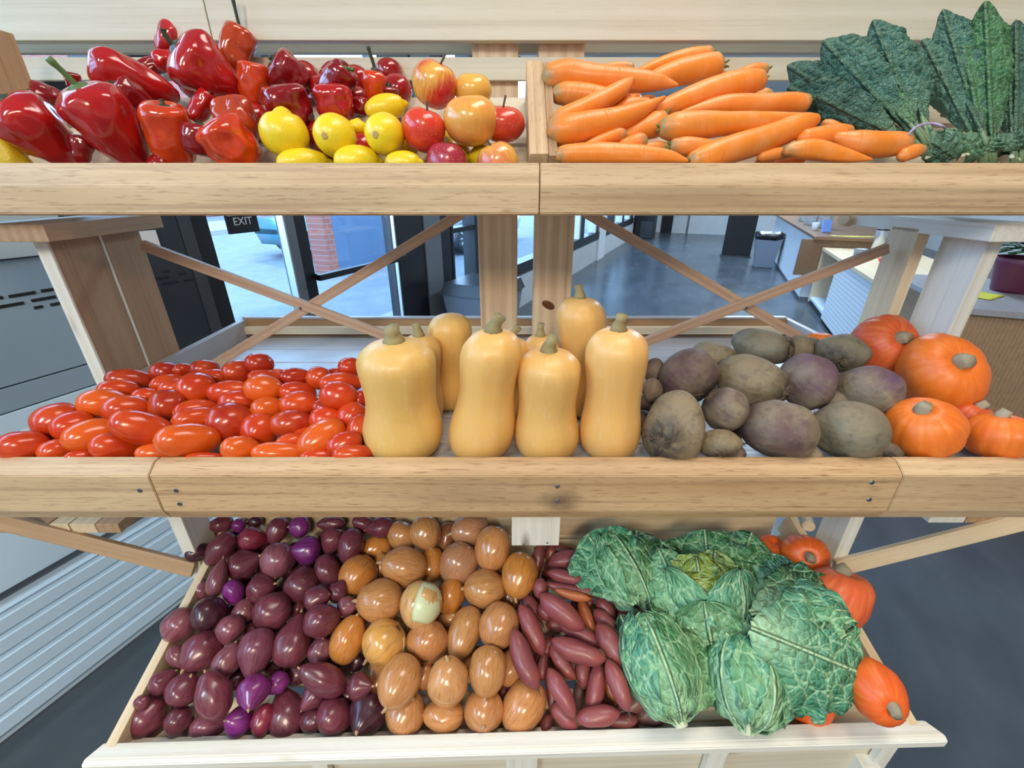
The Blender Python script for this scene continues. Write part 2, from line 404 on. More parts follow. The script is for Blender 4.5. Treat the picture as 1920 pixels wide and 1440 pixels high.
# cross braces
def brace(x0, z0, x1, z1, y):
    board('cross_brace', W(x0, y, z0), W(x1, y, z1), .021, .011, (0, -1, 0), M['brace'], stand, .001)
brace(-.768, -.118, -.10, -.392, .936); brace(-.725, -.402, -.10, -.056, .949)
brace(.150, -.055, .775, -.382, .949); brace(.783, -.124, .175, -.386, .936)
for u, v in ((563, 578), (1400, 578)):
    screw(at_y(u, v, .9298), (0, -1, 0), stand, .0035)
# legs, stub block, angled braces
plank(-.659, -.633, .64, .70, -1.45, -.444, 'whitewood', 'leg'); plank(.648, .674, .64, .70, -1.45, -.444, 'whitewood', 'leg')
plank(-.659, -.633, 1.15, 1.21, -1.45, -.444, 'whitewood', 'leg'); plank(.648, .674, 1.15, 1.21, -1.45, -.444, 'whitewood', 'leg')
plank(-.0005, .086, .592, .622, -.603, -.444, 'whitewood', 'support_block')
sb = None
for u, v in ((982, 1021), (1026, 1018)): screw(at_y(u, v, .5918), (0, -1, 0), stand, .002)
board('angled_brace', W(-.638, .629, -.7038), W(-1.12, .631, -.522), .012, .03, (0, .35, 1), M['brownpost'], stand)
board('angled_brace', W(.65, .629, -.699), W(1.16, .631, -.505), .012, .032, (0, .35, 1), M['pine'], stand)
# boards of the lower wing shelves on either side
for x0, x1, mt in ((-.80, -.757, 'brownpost'), (-.85, -.802, 'pine'), (-.888, -.853, 'pine'), (-1.0, -.891, 'brownpost'), (-1.12, -1.004, 'brownpost')):
    board('wing_board', W((x0+x1)/2, .637, -.605), W((x0+x1)/2, 1.15, -.605), x1-x0, .022, (0, 0, 1), M[mt], stand)
for x0, x1, mt in ((.80, .868, 'whitewood'), (.871, .99, 'brownpost'), (.993, 1.12, 'brownpost')):
    board('wing_board', W((x0+x1)/2, .64, -.582), W((x0+x1)/2, 1.15, -.582), x1-x0, .022, (0, 0, 1), M[mt], stand)
# front board of the next tier up
for a, b in ((-1.12, -.561), (-.559, 1.35)):
    board('header_board', W(a, 1.004+.012, .302), W(b, 1.004+.012, .302), .122, .024, (0, -1, 0), M['palewood'], stand)
board('back_slat', W(-1.1, 1.09, .252), W(1.1, 1.09, .252), .026, .018, (0, -1, 0), M['palewood'], stand)
# ------------------------------------------------------------------ upper bin
ub = empty('produce_bin', W(0, .80, -.05), 'sloping slatted wooden bin of peppers, fruit, carrots and kale behind a thick oak front beam', 'produce bin')
pb = [(.72, -.0053), (.735, .027), (.752, .027), (.752, -.047), (.725, -.047), (.72, -.043)]
extr('front_beam', pb, -1.15, .0415, M['oak'], ub); extr('front_beam', pb, .043, 1.2, M['oak'], ub)
SL = .80; SA = math.atan(SL)
def uf(Y): return -.065+(Y-.74)*SL          # upper bin floor height
def slat_up(Y0, Y1, mt='palewood', x0=-.868, x1=.868):
    if Y0 > .946: x0, x1 = -.97, .97
    Ym = (Y0+Y1)/2; nrm = V((0, -math.sin(SA), math.cos(SA))); c = W(0, Ym, uf(Ym))-nrm*.0055
    board('floor_slat', c+V((x0, 0, 0)), c+V((x1, 0, 0)), (Y1-Y0)/math.cos(SA), .011, nrm, M[mt], ub)
for a, b in ((.788, .800), (.808, .845), (.850, .895), (.948, 1.012), (.903, .938)): slat_up(a, b)
nrm = V((0, -math.sin(SA), math.cos(SA)))
a = W(.042, .757, .027+(.757-.74)*SL); b = W(.0405, .957, .027+(.957-.74)*SL)
board('divider', a-nrm*.036, b-nrm*.036, .030, .072, nrm, M['oak'], ub, .0015)
board('divider_side', a-nrm*.038+V((.0225, 0, 0)), b-nrm*.038+V((.0225, 0, 0)), .014, .070, nrm, M['brownpost'], ub, .001)
plank(-.892, -.872, .753, .944, -.045, .236, 'brownpost', 'side_panel', ub); plank(.872, .892, .753, .944, -.045, .236, 'palewood', 'side_panel', ub)
# ------------------------------------------------------------------ lower bin (slightly turned)
LB = Matrix.Translation(W(.011, .382, -.776)) @ Matrix.Rotation(math.radians(1.38), 4, 'Z')
lb = empty('slanted_bin', (.011, .55, HC-.9), 'slanted pale wooden bin holding onions, sweet potatoes and cabbages', 'produce bin')
def LP(x, y, z): return LB @ V((x, y, z))
up = LB.to_3x3() @ V((0, 0, 1)); bk = LB.to_3x3() @ V((0, -1, 0))
fr = bmesh.new()
capv = []
pr = [(-.028, -.019), (-.028, -.004), (-.021, 0), (0.0, 0), (0.0, -.019)]
vs = []
for x, sh in ((-.634, .004), (.645, -.004)):
    for (yy, zz) in pr: vs.append((x+(-.014 if x < 0 else .016)*(1 if yy < -.01 else .1), yy, zz))
fs = [(i, (i+1) % 5, 5+(i+1) % 5, 5+i) for i in range(5)]+[(4, 3, 2, 1, 0), (5, 6, 7, 8, 9)]
me = bpy.data.meshes.new('t'); me.from_pydata(vs, [], fs); fr.from_mesh(me); bpy.data.meshes.remove(me)
bmesh.ops.recalc_face_normals(fr, faces=fr.faces); bmesh.ops.bevel(fr, geom=list(fr.edges), offset=.0015, segments=2, affect='EDGES')
bm_obj('front_rail', fr, M['whitewood'], LB, lb)
LS = .287; LA = math.atan(LS)
ln = LB.to_3x3() @ V((0, -math.sin(LA), math.cos(LA)))
def lf(y): return -.052+LS*y
for y0 in (.024, .092, .160, .228, .296):
    ym = y0+.027; c = LP(0, ym, lf(ym))-ln*.007
    board('floor_slat', c-LB.to_3x3() @ V((.612, 0, 0)), c+LB.to_3x3() @ V((.612, 0, 0)), .056, .014, ln, M['pine'], lb)
for x in (-.622, .624):
    a = LP(x, .001, -.030); b = LP(x, .365, -.030+LS*.365)
    board('side_board', a, b, .016, .062, ln, M['pine'], lb)
for (za, zb) in ((.048, .118), (.000, .044), (-.03, -.004)):
    board('back_board', LP(-.60, .374, (za+zb)/2), LP(.60, .374, (za+zb)/2), zb-za, .016, bk, M['pine'], lb)
board('bottom_board', LP(-.62, .012, -.052), LP(.62, .012, -.052), .05, .014, bk, M['palewood'], lb)
def dowel(p, d, r, L, parent):
    bm = bmesh.new(); bmesh.ops.create_cone(bm, segments=24, radius1=r, radius2=r, depth=L, cap_ends=True)
    bmesh.ops.bevel(bm, geom=[e for e in bm.edges if abs(e.verts[0].co.z-e.verts[1].co.z) < 1e-6], offset=r*.2, segments=2, affect='EDGES')
    Mx = V(d).to_track_quat('Z', 'Y').to_matrix().to_4x4(); Mx.translation = V(p)
    return bm_obj('dowel', bm, M['pine'], Mx, parent, smooth=False)
dowel(at_y(1515, 981, .725), (-.5, -1, .1), .012, .03, lb)
dowel(at_y(1588, 412, 1.09), (-.9, -.6, .1), .014, .035, stand)
# battens and plywood front below the rail
for u0, u1 in ((215, 265), (585, 615), (948, 1008), (1335, 1372), (1670, 1700)):
    xa = (u0-960)/F*.672; xb = (u1-960)/F*.672
    a = LP((xa+xb)/2-.011, -.013, -.0205)
    board('batten', a, a-up*.20, xb-xa, .012, bk, M['whitewood'], lb)
board('front_panel', LP(-.60, -.001, -.14), LP(.62, -.001, -.14), .235, .008, bk, M['palewood'], lb)
lwr = LP(.0, -.006, -.036)
for sx in (-.60, .60):
    plank(sx-.03, sx+.0, .62, .638, -1.45, -.86, 'whitewood', 'bin_leg', lb)
    plank(sx-.03, sx+.0, .372, .40, -1.45, -.86, 'whitewood', 'bin_leg', lb)

board('back_slat', W(-.97, 1.0225, .1998), W(.97, 1.0225, .1998), .037, .012, (0, -1, 0), M['palewood'], ub)

kb = bmesh.new(); bmesh.ops.create_uvsphere(kb, u_segments=24, v_segments=12, radius=1.0)
for v_ in kb.verts: v_.co = V((v_.co.x*.017, v_.co.y*.0016, v_.co.z*.0095))
bm_obj('knot', kb, plain('dark_knot', (.13, .045, .02), .35), Matrix.Translation(at_y(1028, 572, 1.0318)) @ Matrix.Rotation(.5, 4, 'Y'), stand, True)
# ------------------------------------------------------------------ room (turned 23.7 degrees to the stand)
S = 1.16
YAW = math.radians(23.7)
RM = Matrix(((math.sin(YAW), -math.cos(YAW), 0, 0), (math.cos(YAW), math.sin(YAW), 0, 0), (0, 0, 1, 0), (0, 0, 0, 1)))
# RM maps (a, b, z): a deep into the room, b towards the street
def rb(name, lo, hi, mat, parent=None, bev=0.0, label=None):
    lo = V(lo)*S; hi = V(hi)*S
    return boxw(name, lo, hi, mat, parent, bev, label, RM)
def rp(a, b, z): return RM @ V((a*S, b*S, z*S))
def struct(o): o['kind'] = 'structure'; return o
RZ = PI/2-YAW
m, nt, b = nt_new('polished_concrete'); n = N(nt)
v = n.obj()
f1 = n.noise(v, 1.3, 5, .55); f2 = n.noise(n.scl(v, (1.4, 3.2, 1)), 1.5, 4, .55)
col = n.mix(n.mapr(n.math('ADD', n.math('MULTIPLY', f1, .5), n.math('MULTIPLY', f2, .5)), .35, .65), (.050, .063, .075), (.095, .112, .13))
scr = n.noise(n.scl(v, (3, 14, 1)), 2.0, 2, .5)
n.link(col, b.inputs['Base Color']); n.link(n.mapr(f2, .3, .7, .22, .28), b.inputs['Roughness'])
n.link(n.bump(f1, .03, .01), b.inputs['Normal']); M['concrete'] = m
def paint(name, col, rough=.6, var=.06):
    m, nt, b = nt_new(name); n = N(nt)
    f = n.noise(n.obj(), 3.0, 4, .6)
    n.link(n.mix(n.mapr(f, .3, .7), tuple(c*(1-var) for c in col), tuple(min(1, c*(1+var)) for c in col)), b.inputs['Base Color'])
    setp(b, Roughness=rough); n.link(n.bump(n.noise(n.obj(), 60, 3, .5), .08, .002), b.inputs['Normal']); return m
M['wallwhite'] = paint('white_wall_paint', (.70, .71, .70))
M['wallgrey'] = paint('grey_wall_paint', (.55, .56, .54))
M['black'] = paint('black_frame', (.012, .013, .015), .4)
M['darkgrey'] = paint('dark_grey_panel', (.05, .055, .06), .35)
M['steelgrey'] = paint('grey_panel', (.16, .18, .20), .4)
M['case'] = paint('white_case_enamel', (.66, .83, .97), .35, .03)
M['casefront'] = paint('case_front_enamel', (.30, .40, .49), .3, .03)
M['casedark'] = paint('dark_case_enamel', (.030, .037, .046), .25, .1)
M['alu'] = plain('aluminium', (.7, .72, .74), .3, .9)
M['asphalt'] = paint('asphalt', (.11, .125, .145), .85, .15)
M['pavement'] = paint('pavement', (.20, .20, .20), .85, .1)
m, nt, b = nt_new('window_glass'); n = N(nt)
out = nt.nodes['Material Output']
tr = n('ShaderNodeBsdfTransparent', {'Color': (.86, .93, .97, 1)}); gl = n('ShaderNodeBsdfGlossy', {'Roughness': .02, 'Color': (.9, .95, 1, 1)})
lw = n('ShaderNodeLayerWeight', {'Blend': .5}).outputs['Facing']; mx = n('ShaderNodeMixShader', {0: n.math('ADD', n.math('MULTIPLY', n.math('POWER', lw, 4.0), .55), .03)})
n.link(tr.outputs[0], mx.inputs[1]); n.link(gl.outputs[0], mx.inputs[2]); n.link(mx.outputs[0], out.inputs['Surface']); M['glass'] = m
m, nt, b = nt_new('brick'); n = N(nt)
bt = n('ShaderNodeTexBrick', {'Vector': n('ShaderNodeVectorMath', {0: n.obj(), 1: (1, 1, 1)}, operation='MULTIPLY').outputs[0], 'Scale': 3.0, 'Color1': (.26, .085, .06, 1), 'Color2': (.21, .06, .045, 1), 'Mortar': (.22, .19, .18, 1), 'Mortar Size': .012})
sp = n('ShaderNodeSeparateXYZ', {0: n.obj()}); cx = n('ShaderNodeCombineXYZ', {0: sp.outputs[0], 1: sp.outputs[2]})
n.link(cx.outputs[0], bt.inputs['Vector']); n.link(bt.outputs['Color'], b.inputs['Base Color']); setp(b, Roughness=.85); M['brick'] = m
# shell
struct(rb('floor', (-4.2, -4.2, -.1), (13.3, 1.85, 0), M['concrete']))
CEIL = 2.85
struct(rb('ceiling', (-4.2, -4.2, CEIL), (13.3, 2.05, CEIL+.1), M['wallwhite']))
struct(rb('wall_back', (13.2, -4.2, 0), (13.35, 1.85, CEIL), M['wallwhite']))
struct(rb('wall_right', (-4.2, -4.3, 0), (13.3, -4.2, CEIL), M['wallwhite']))
struct(rb('wall_front', (-4.3, -4.3, 0), (-4.2, 1.85, CEIL), M['wallgrey']))
B0, B1 = 1.80, 1.92
wl = struct(empty('wall_left', rp(4, 1.8, 0), None, None)); wl['kind'] = 'structure'
rb('wall_panel', (-4.2, B0, 0), (1.16, B1, 1.40), M['black'], wl); rb('wall_panel', (-4.2, B0, 2.45), (1.16, B1, CEIL), M['wallwhite'], wl); rb('wall_panel', (.95, B0, 1.4), (1.16, B1, 2.45), M['black'], wl); rb('wall_panel', (-4.2, B0, 1.4), (-3.6, B1, 2.45), M['black'], wl)
rb('wall_panel', (1.16, B0, 2.25), (13.2, B1, CEIL), M['wallwhite'], wl)
rb('wall_panel', (3.36, B0, 0), (13.2, B1, .37), M['wallgrey'], wl)
rb('wall_panel', (2.955, B0, 0), (3.36, B1, .30), M['black'], wl)
rb('wall_panel', (11.3, B0, .37), (13.2, B1, 2.25), M['wallwhite'], wl)
rb('wall_panel', (2.33, B0, 0), (2.60, B1, 2.25), M['black'], wl); rb('wall_panel', (2.60, B0-.01, 0), (2.80, B1, 2.25), M['steelgrey'], wl)
rb('wall_panel', (2.80, B0, 0), (2.955, B1, 2.25), M['black'], wl); rb('wall_panel', (3.36, B0, .37), (4.0, B1, 2.25), M['black'], wl)
# exit side light + door
w1 = struct(empty('window_1', rp(1.32, 1.86, 0), None, None))
rb('frame', (1.16, B0+.02, 0), (1.50, B1-.02, .10), M['black'], w1); rb('frame', (1.16, B0+.02, 2.15), (1.50, B1-.02, 2.25), M['black'], w1)
rb('pane', (1.16, 1.845, .10), (1.501, 1.862, 2.15), M['glass'], w1)
d1 = struct(empty('door_1', rp(1.9, 1.86, 0), None, None))
rb('door_post', (1.502, B0-.01, 0), (1.553, B0+.05, 2.25), M['steelgrey'], d1); rb('post_edge', (1.494, B0-.01, 0), (1.5015, B0+.03, 2.25), M['alu'], d1)
rb('door_stile', (1.555, B0-.005, 0), (1.622, B1-.03, 2.25), M['black'], d1); rb('door_stile', (2.305, B0-.005, 0), (2.33, B1-.03, 2.25), M['black'], d1)
rb('bright_edge_strip', (2.290, B0+.0, .02), (2.304, B0+.02, 2.24), M['alu'], d1)
rb('door_rail', (1.622, B0, .0), (2.288, B1-.03, .12), M['black'], d1); rb('door_rail', (1.622, B0, 2.15), (2.288, B1-.03, 2.25), M['black'], d1)
rb('pane', (1.622, 1.85, .12), (2.288, 1.857, 2.15), M['glass'], d1)
bar = rb('push_bar', (1.60, B0-.06, .805), (2.32, B0-.03, .835), M['black'], d1, .004)
for a in (1.63, 2.295): rb('bar_bracket', (a-.012, B0-.03, .805), (a+.012, B0, .835), M['black'], bar)
# small window by the door, window rows further down
def win(idx, a0, a1, z0, mull, cross=()):
    w = struct(empty('window_%d' % idx, rp((a0+a1)/2, 1.86, z0), None, None))
    rb('sill', (a0, B0-.03, z0), (a1, B1-.01, z0+.115), M['black'], w); rb('frame', (a0, B0, 2.19), (a1, B1-.01, 2.25), M['black'], w)
    for q in mull: rb('mullion', (q[0], B0-.005, z0+.115), (q[1], B1-.01, 2.19), M[q[2]], w)
    for c in cross: rb('transom', (a0, B0, c), (a1, B1-.02, c+.035), M['black'], w)
    rb('pane', (a0, 1.855, z0+.115), (a1, 1.861, 2.19), M['glass'], w)
win(2, 2.956, 3.36, .30, ((2.957, 2.985, 'black'), (3.325, 3.36, 'black')), (.90,))
win(3, 4.0, 7.78, .372, ((4.0, 4.2, 'black'), (5.3, 5.4, 'black'), (6.55, 6.62, 'wallwhite'), (6.62, 6.85, 'black'), (7.55, 7.62, 'wallwhite'), (7.62, 7.78, 'black')))
win(4, 8.30, 11.3, .372, ((8.9, 9.1, 'black'), (9.1, 9.2, 'wallwhite'), (9.85, 9.93, 'wallwhite'), (9.93, 10.15, 'black'), (10.75, 10.85, 'wallwhite'), (11.1, 11.3, 'black')))
win(5, -3.6, .95, 1.40, ((-2.1, -2.04, 'black'), (-.6, -.54, 'black')))
struct(rb('trim_1', (7.78, B0-.03, 0), (8.30, B1, 2.25), M['wallwhite']))
# EXIT plate on the side light
sg = empty('exit_sign', rp(1.295, 1.79, 1.06), 'black plate lettered EXIT on the glass beside the street door', 'sign')
rb('plate', (1.225, 1.782, 1.06), (1.362, 1.792, 1.235), M['black'], sg)
tc_ = bpy.data.curves.new('exit_text', 'FONT'); tc_.body = 'EXIT'; tc_.size = .042*S; tc_.extrude = .0008; tc_.align_x = 'CENTER'; tc_.align_y = 'CENTER'
tc_.materials.append(plain('sign_white', (.8, .8, .8), .5))
_t = bpy.data.objects.new('tmp_text', tc_); C.objects.link(_t); bpy.context.view_layer.update(); _me = bpy.data.meshes.new_from_object(_t.evaluated_get(bpy.context.evaluated_depsgraph_get())); bpy.data.objects.remove(_t); _me.name = 'lettering'
to = bpy.data.objects.new('lettering', _me); C.objects.link(to)
TM = RM.to_3x3().to_4x4() @ Matrix(((1, 0, 0, 0), (0, 0, 1, 0), (0, 1, 0, 0), (0, 0, 0, 1)))
xa = RM.to_3x3() @ V((1, 0, 0)); za = V((0, 0, 1)); na = xa.cross(za)   # faces the room
Mt = Matrix((xa, za, na)).transposed().to_4x4(); Mt.translation = rp(1.293, 1.781, 1.105); place(to, Mt, sg)
rb('upper_line', (1.23, 1.780, 1.128), (1.357, 1.782, 1.131), plain('sign_line', (.5, .5, .5)), sg)
# white case along the street side
cs = empty('refrigerated_case', rp(-.3, 1.55, 0), 'long white enamelled refrigerated case with ribbed base beside the stand', 'refrigerated case')
cb = 1.37
prof = [(0.0, .03), (0.05, .03)]
z = .045; pts = [(cb+.02, 0), (cb+.02, .03), (cb-.0, .035)]
for k in range(6):
    z0 = .035+k*.050
    pts += [(cb, z0+.004), (cb, z0+.036), (cb+.012, z0+.040), (cb+.012, z0+.046)]
pts += [(cb, .340), (cb+.02, .345), (cb+.4, .345), (cb+.4, 0)]
def rprism(name, pts, a0, a1, mat, parent):
    nn = len(pts); vs = [RM @ (V((a0, p[0], p[1]))*S) for p in pts]+[RM @ (V((a1, p[0], p[1]))*S) for p in pts]
    fs = [(i, (i+1) % nn, nn+(i+1) % nn, nn+i) for i in range(nn)]+[tuple(range(nn-1, -1, -1)), tuple(range(nn, 2*nn))]
    bm = bmesh.new(); me = bpy.data.meshes.new('t'); me.from_pydata([tuple(v) for v in vs], [], fs); bm.from_mesh(me); bpy.data.meshes.remove(me)
    bmesh.ops.recalc_face_normals(bm, faces=bm.faces)
    return bm_obj(name, bm, mat, Matrix.Identity(4), parent)
rprism('ribbed_base', pts, -1.6, .80, M['case'], cs)
rb('base_groove', (-1.6, cb+.035, .345), (.80, cb+.4, .385), M['steelgrey'], cs)
rb('front_panel', (-1.6, cb, .385), (.545, cb+.4, .782), M['case'], cs, .002); rb('front_panel', (-1.6, cb, .785), (.545, cb+.4, .838), M['casefront'], cs, .002)
rb('front_panel', (-1.6, cb, .841), (.545, cb+.4, 1.10), M['casefront'], cs, .002)
rb('canopy', (-1.6, cb-.012, 1.103), (.545, cb+.4, 1.32), paint('case_canopy', (.45, .53, .57), .3, .03), cs, .003)
rb('end_panel', (.547, cb, .388), (.80, cb+.4, 1.32), M['casedark'], cs, .003)
rb('vertical_trim', (.80, cb-.002, 0), (.835, cb+.4, 1.32), M['darkgrey'], cs)
rb('panel_surround', (.836, cb+.005, 0), (.885, cb+.4, 1.32), M['black'], cs)
def slot(u, v, w):
    d = ray(u, v); nB = RM.to_3x3() @ V((0, 1, 0)); p = CAM + d*((cb*S-.001)/d.dot(nB))
    q = RM.inverted() @ p
    bm = bmesh.new(); add_box(bm, (-w/2, -.0015, -.0038), (w/2, .0015, .0038), .0012)
    bm_obj('vent_slot', bm, M['black'], RM @ Matrix.Translation(q), cs)
for u, v, w in ((42, 552, .052), (95, 543, .04), (20, 572, .05), (82, 560, .05), (72, 576, .018), (104, 570, .022), (-10, 560, .03), (312, 508, .02), (302, 521, .05), (342, 513, .02), (318, 530, .05), (355, 524, .03)):
    slot(u, v, w)
rb('price_card', (.69, cb-.006, 1.085), (.735, cb-.001, 1.135), M['wallwhite'], cs)
# white goods label, small dark appliance corner on the case base
# counter at the far right
ct = empty('service_counter', rp(7.8, -1.4, 0), 'long white service counter with a brown worktop and wooden end panel', 'counter')
M['counterwhite'] = paint('counter_white', (.72, .76, .78), .5, .03)
rb('front_panel', (5.95, -1.9, .04), (9.9, -1.06, .685), M['counterwhite'], ct); rb('toe_kick', (5.95, -1.88, 0), (9.9, -1.075, .04), M['steelgrey'], ct)
rb('worktop', (5.83, -2.0, .687), (9.95, -1.03, .72), M['walnut'], ct, .003)
rb('end_panel', (5.85, -1.95, .30), (5.89, -.925, .686), M['walnut'], ct, .002)
sc = empty('shelf_cabinet', rp(4.9, -1.4, 0), 'light wood edged cabinet with a white perforated front by the counter', 'cabinet')
M['perf'] = None
m, nt, b = nt_new('perforated_white'); n = N(nt)
sp = n('ShaderNodeSeparateXYZ', {0: n.obj()})
fx = n.math('SUBTRACT', n.math('FRACT', n.math('MULTIPLY', sp.outputs[0], 24)), .5); fz = n.math('SUBTRACT', n.math('FRACT', n.math('MULTIPLY', sp.outputs[2], 24)), .5)
dd = n.math('SQRT', n.math('ADD', n.math('MULTIPLY', fx, fx), n.math('MULTIPLY', fz, fz)))
n.link(n.mix(n.mapr(dd, .20, .26), (.35, .45, .5), (.78, .80, .80)), b.inputs['Base Color']); setp(b, Roughness=.5); M['perf'] = m
rb('perforated_panel', (3.9, -1.15, .03), (5.06, -1.135, .583), M['perf'], sc); rb('top_board', (3.88, -1.9, .585), (5.80, -1.125, .615), M['pine'], sc, .002)
rb('end_frame', (5.77, -1.9, .03), (5.80, -1.13, .584), M['pine'], sc, .002); rb('bottom_board', (5.08, -1.9, .06), (5.77, -1.14, .085), M['case'], sc)
rb('back_board', (5.08, -1.9, .086), (5.77, -1.30, .584), M['walnut'], sc); rb('plinth', (5.10, -1.9, 0), (5.77, -1.16, .058), M['black'], sc)
rb('cabinet_body', (3.9, -1.9, .03), (5.06, -1.16, .583), M['walnut'], sc)
# near right table with pot
rt = empty('side_table', rp(2.0, -1.8, 0), 'brown wooden table by the stand with a flower pot on it', 'table')
rb('table_top', (1.2, -3.0, .685), (2.67, -1.10, .72), M['traywood'], rt, .003) if False else None
rb('table_top', (2.66, -3.0, .690), (3.6, -1.12, .72), M['traywood'], rt, .003); rb('front_panel', (2.69, -2.95, 0), (3.55, -1.15, .689), M['brownpost'], rt)
def lathe_obj(name, prof, mat, loc, parent=None, seg=28, rot=None, smooth=True):
    rings = [[V((r*math.cos(2*PI*j/seg), r*math.sin(2*PI*j/seg), z)) for j in range(seg)] for z, r in prof]
    vs, fs = ring_mesh(rings)
    Mx = Matrix.Translation(loc)
    if rot is not None: Mx = Mx @ rot
    return mesh_obj(name, vs, fs, mat, Mx, parent, smooth)
random.seed(5)
pot = empty('flower_pot', rp(3.2, -1.52, .72), 'magenta flower pot with a leafy green plant on the brown table', 'potted plant')
lathe_obj('pot', [(0, .09), (.02, .095), (.16, .125), (.20, .135), (.205, .125), (.18, .118)], plain('magenta_glaze', (.13, .022, .055), .4), rp(3.2, -1.52, .7203), pot)
def leaves_clump(n_, c, r, sz, seed):
    random.seed(seed); vs = []; fs = []
    for i in range(n_):
        th = random.uniform(0, 2*PI); ph = random.uniform(.1, 1.35); R_ = r*random.uniform(.55, 1)
        d = V((math.cos(th)*math.sin(ph), math.sin(th)*math.sin(ph), math.cos(ph)*.9)); p = V(c)+d*R_
        s1 = d.cross(V((0, 0, 1))).normalized()*sz*.35; t = (d+V((0, 0, -.5))).normalized()*sz; nn = d*sz*.12; b0 = len(vs)
        vs += [p-t*.5, p+s1+nn*.2, p-s1+nn*.2, p+t*.5-nn, p+nn, p-t*.5-d*sz*.9]
        fs += [(b0, b0+1, b0+4), (b0+4, b0+1, b0+3), (b0+4, b0+3, b0+2), (b0, b0+4, b0+2)]
    return vs, fs
vs, fs = leaves_clump(260, rp(3.2, -1.52, .89), .20, .07, 3); mesh_obj('foliage', vs, fs, plain('pot_leaves', (.03, .12, .04), .5), Matrix.Identity(4), pot)
bmq = bmesh.new()
def paper(name, c, sx, sy, col, label, rz=0):
    vs = []; fs = []
    for i in range(7):
        for j in range(7):
            x = (i/6-.5)*sx; y = (j/6-.5)*sy
            vs.append((x, y, .004+.006*noise.noise(V((x*14, y*14, 3)))+.012*(abs(x/sx)**3)))
    for i in range(6):
        for j in range(6):
            k = i*7+j; fs.append((k, k+7, k+8, k+1))
    o = mesh_obj(name, vs, fs, plain(name+'_mat', col, .6), Matrix.Translation(c) @ Matrix.Rotation(rz, 4, 'Z')); sm = o.modifiers.new('s', 'SOLIDIFY'); sm.thickness = .0012
    return tag(o, label, 'cloth' if 'cloth' in name else 'paper')
paper('yellow_cloth', rp(3.0, -1.33, .72), .22, .14, (.70, .68, .06), 'crumpled yellow cloth on the table in front of the flower pot', .5)
# steel bottle, cups, jars, sign on the counter
bo = rp(5.6, -1.545, .6155)
bt = empty('steel_bottle', bo, 'brushed steel drinking bottle with black lid standing on the cabinet', 'bottle')
Lb = .33
lathe_obj('body', [(0, .052), (.005, .058), (.29, .058), (.33, .045), (.35, .040)], M['alu'], bo+V((0, 0, .0005)), bt)
lathe_obj('cap', [(.351, .043), (.353, .046), (.40, .046), (.404, .042)], M['black'], bo+V((0, 0, .001)), bt)
lathe_obj('grip_ring', [(.240, .0585), (.242, .060), (.256, .060), (.258, .0585)], M['black'], bo+V((0, 0, .0005)), bt)
gs = {'clear': plain('clear_glass', (.75, .82, .85), .08, 0, Transmission_Weight=.8, IOR=1.3)}
def jar(a, b_, r, h, label, z=.72):
    p = rp(a, b_, z); e = empty('glass_jar', p, label, 'jar', None)
    lathe_obj('vessel', [(0, r*.9), (.006, r), (h*.8, r), (h*.88, r*.8), (h, r*.8)], gs['clear'], p+V((0, 0, .001)), e)
    lathe_obj('lid', [(h, r*.84), (h+.004, r*.86), (h+.022, r*.86), (h+.026, r*.8)], M['alu'], p+V((0, 0, .002)), e)
jar(8.1, -1.22, .07, .17, 'small silver-lidded glass jar furthest back on the counter')
jar(7.45, -1.22, .09, .22, 'tall silver-lidded glass jar on the counter behind the blue card')
jar(7.0, -1.30, .09, .24, 'wide glass jar nearest the blue card on the counter')
cd = rp(6.35, -1.22, .7235); o = boxw('blue_card', V((-.07, -.012, 0)), V((.07, .012, .16)), plain('blue_card_mat', (.20, .33, .75), .5), None, .002, None, Matrix.Translation(cd) @ Matrix.Rotation(.25, 4, 'Z') @ Matrix.Rotation(-.2, 4, 'X'))
tag(o, 'tilted light blue card stand on the brown counter', 'card stand')
o = lathe_obj('paper_cup', [(0, .035), (.002, .038), (.10, .048), (.103, .046), (.1, .044), (.01, .034)], M['counterwhite'], rp(6.6, -1.14, .721)); tag(o, 'white cup on the counter edge beside the blue card', 'cup')
paper('yellow_paper', rp(5.98, -1.42, .72), .5, .10, (.75, .72, .15), 'flat strip of yellow paper on the counter edge', -.3)
o = lathe_obj('red_bowl', [(0, .035), (.003, .04), (.05, .07), (.053, .066), (.01, .03)], plain('red_plastic', (.8, .04, .04), .3), rp(4.75, -1.40, .6165)); tag(o, 'small red bowl on the cabinet top by the post', 'bowl')
o = lathe_obj('clear_cup', [(0, .05), (.003, .055), (.10, .065), (.103, .062), (.01, .05)], gs['clear'], rp(5.0, -1.27, .6165)); tag(o, 'clear plastic cup on the cabinet top', 'cup')
# far objects
ps = empty('black_partition', rp(9.3, -.47, 0), 'tall black freestanding panel behind the grey waste bin', 'partition')
rb('panel', (9.25, -.71, .02), (9.33, -.23, 1.9), M['black'], ps); rb('foot', (9.2, -.73, 0), (9.38, -.21, .02), M['darkgrey'], ps)
wb = empty('waste_bin', rp(8.3, -.85, 0), 'grey square waste bin lined with a black bag by the counter', 'waste bin')
def taper(name, a, b_, z0, z1, s0, s1, mat, parent):
    vs = []
    for z, s_ in ((z0, s0), (z1, s1)):
        for sx, sy in ((-1, -1), (1, -1), (1, 1), (-1, 1)): vs.append(RM @ (V((a+sx*s_, b_+sy*s_, z))*S))
    return mesh_obj(name, vs, [(3, 2, 1, 0), (4, 5, 6, 7), (0, 1, 5, 4), (1, 2, 6, 5), (2, 3, 7, 6), (3, 0, 4, 7)], mat, Matrix.Identity(4), parent, False)
M['bingrey'] = plain('bin_grey', (.22, .25, .29), .45)
taper('body', 8.3, -.85, .004, .50, .13, .19, M['bingrey'], wb)
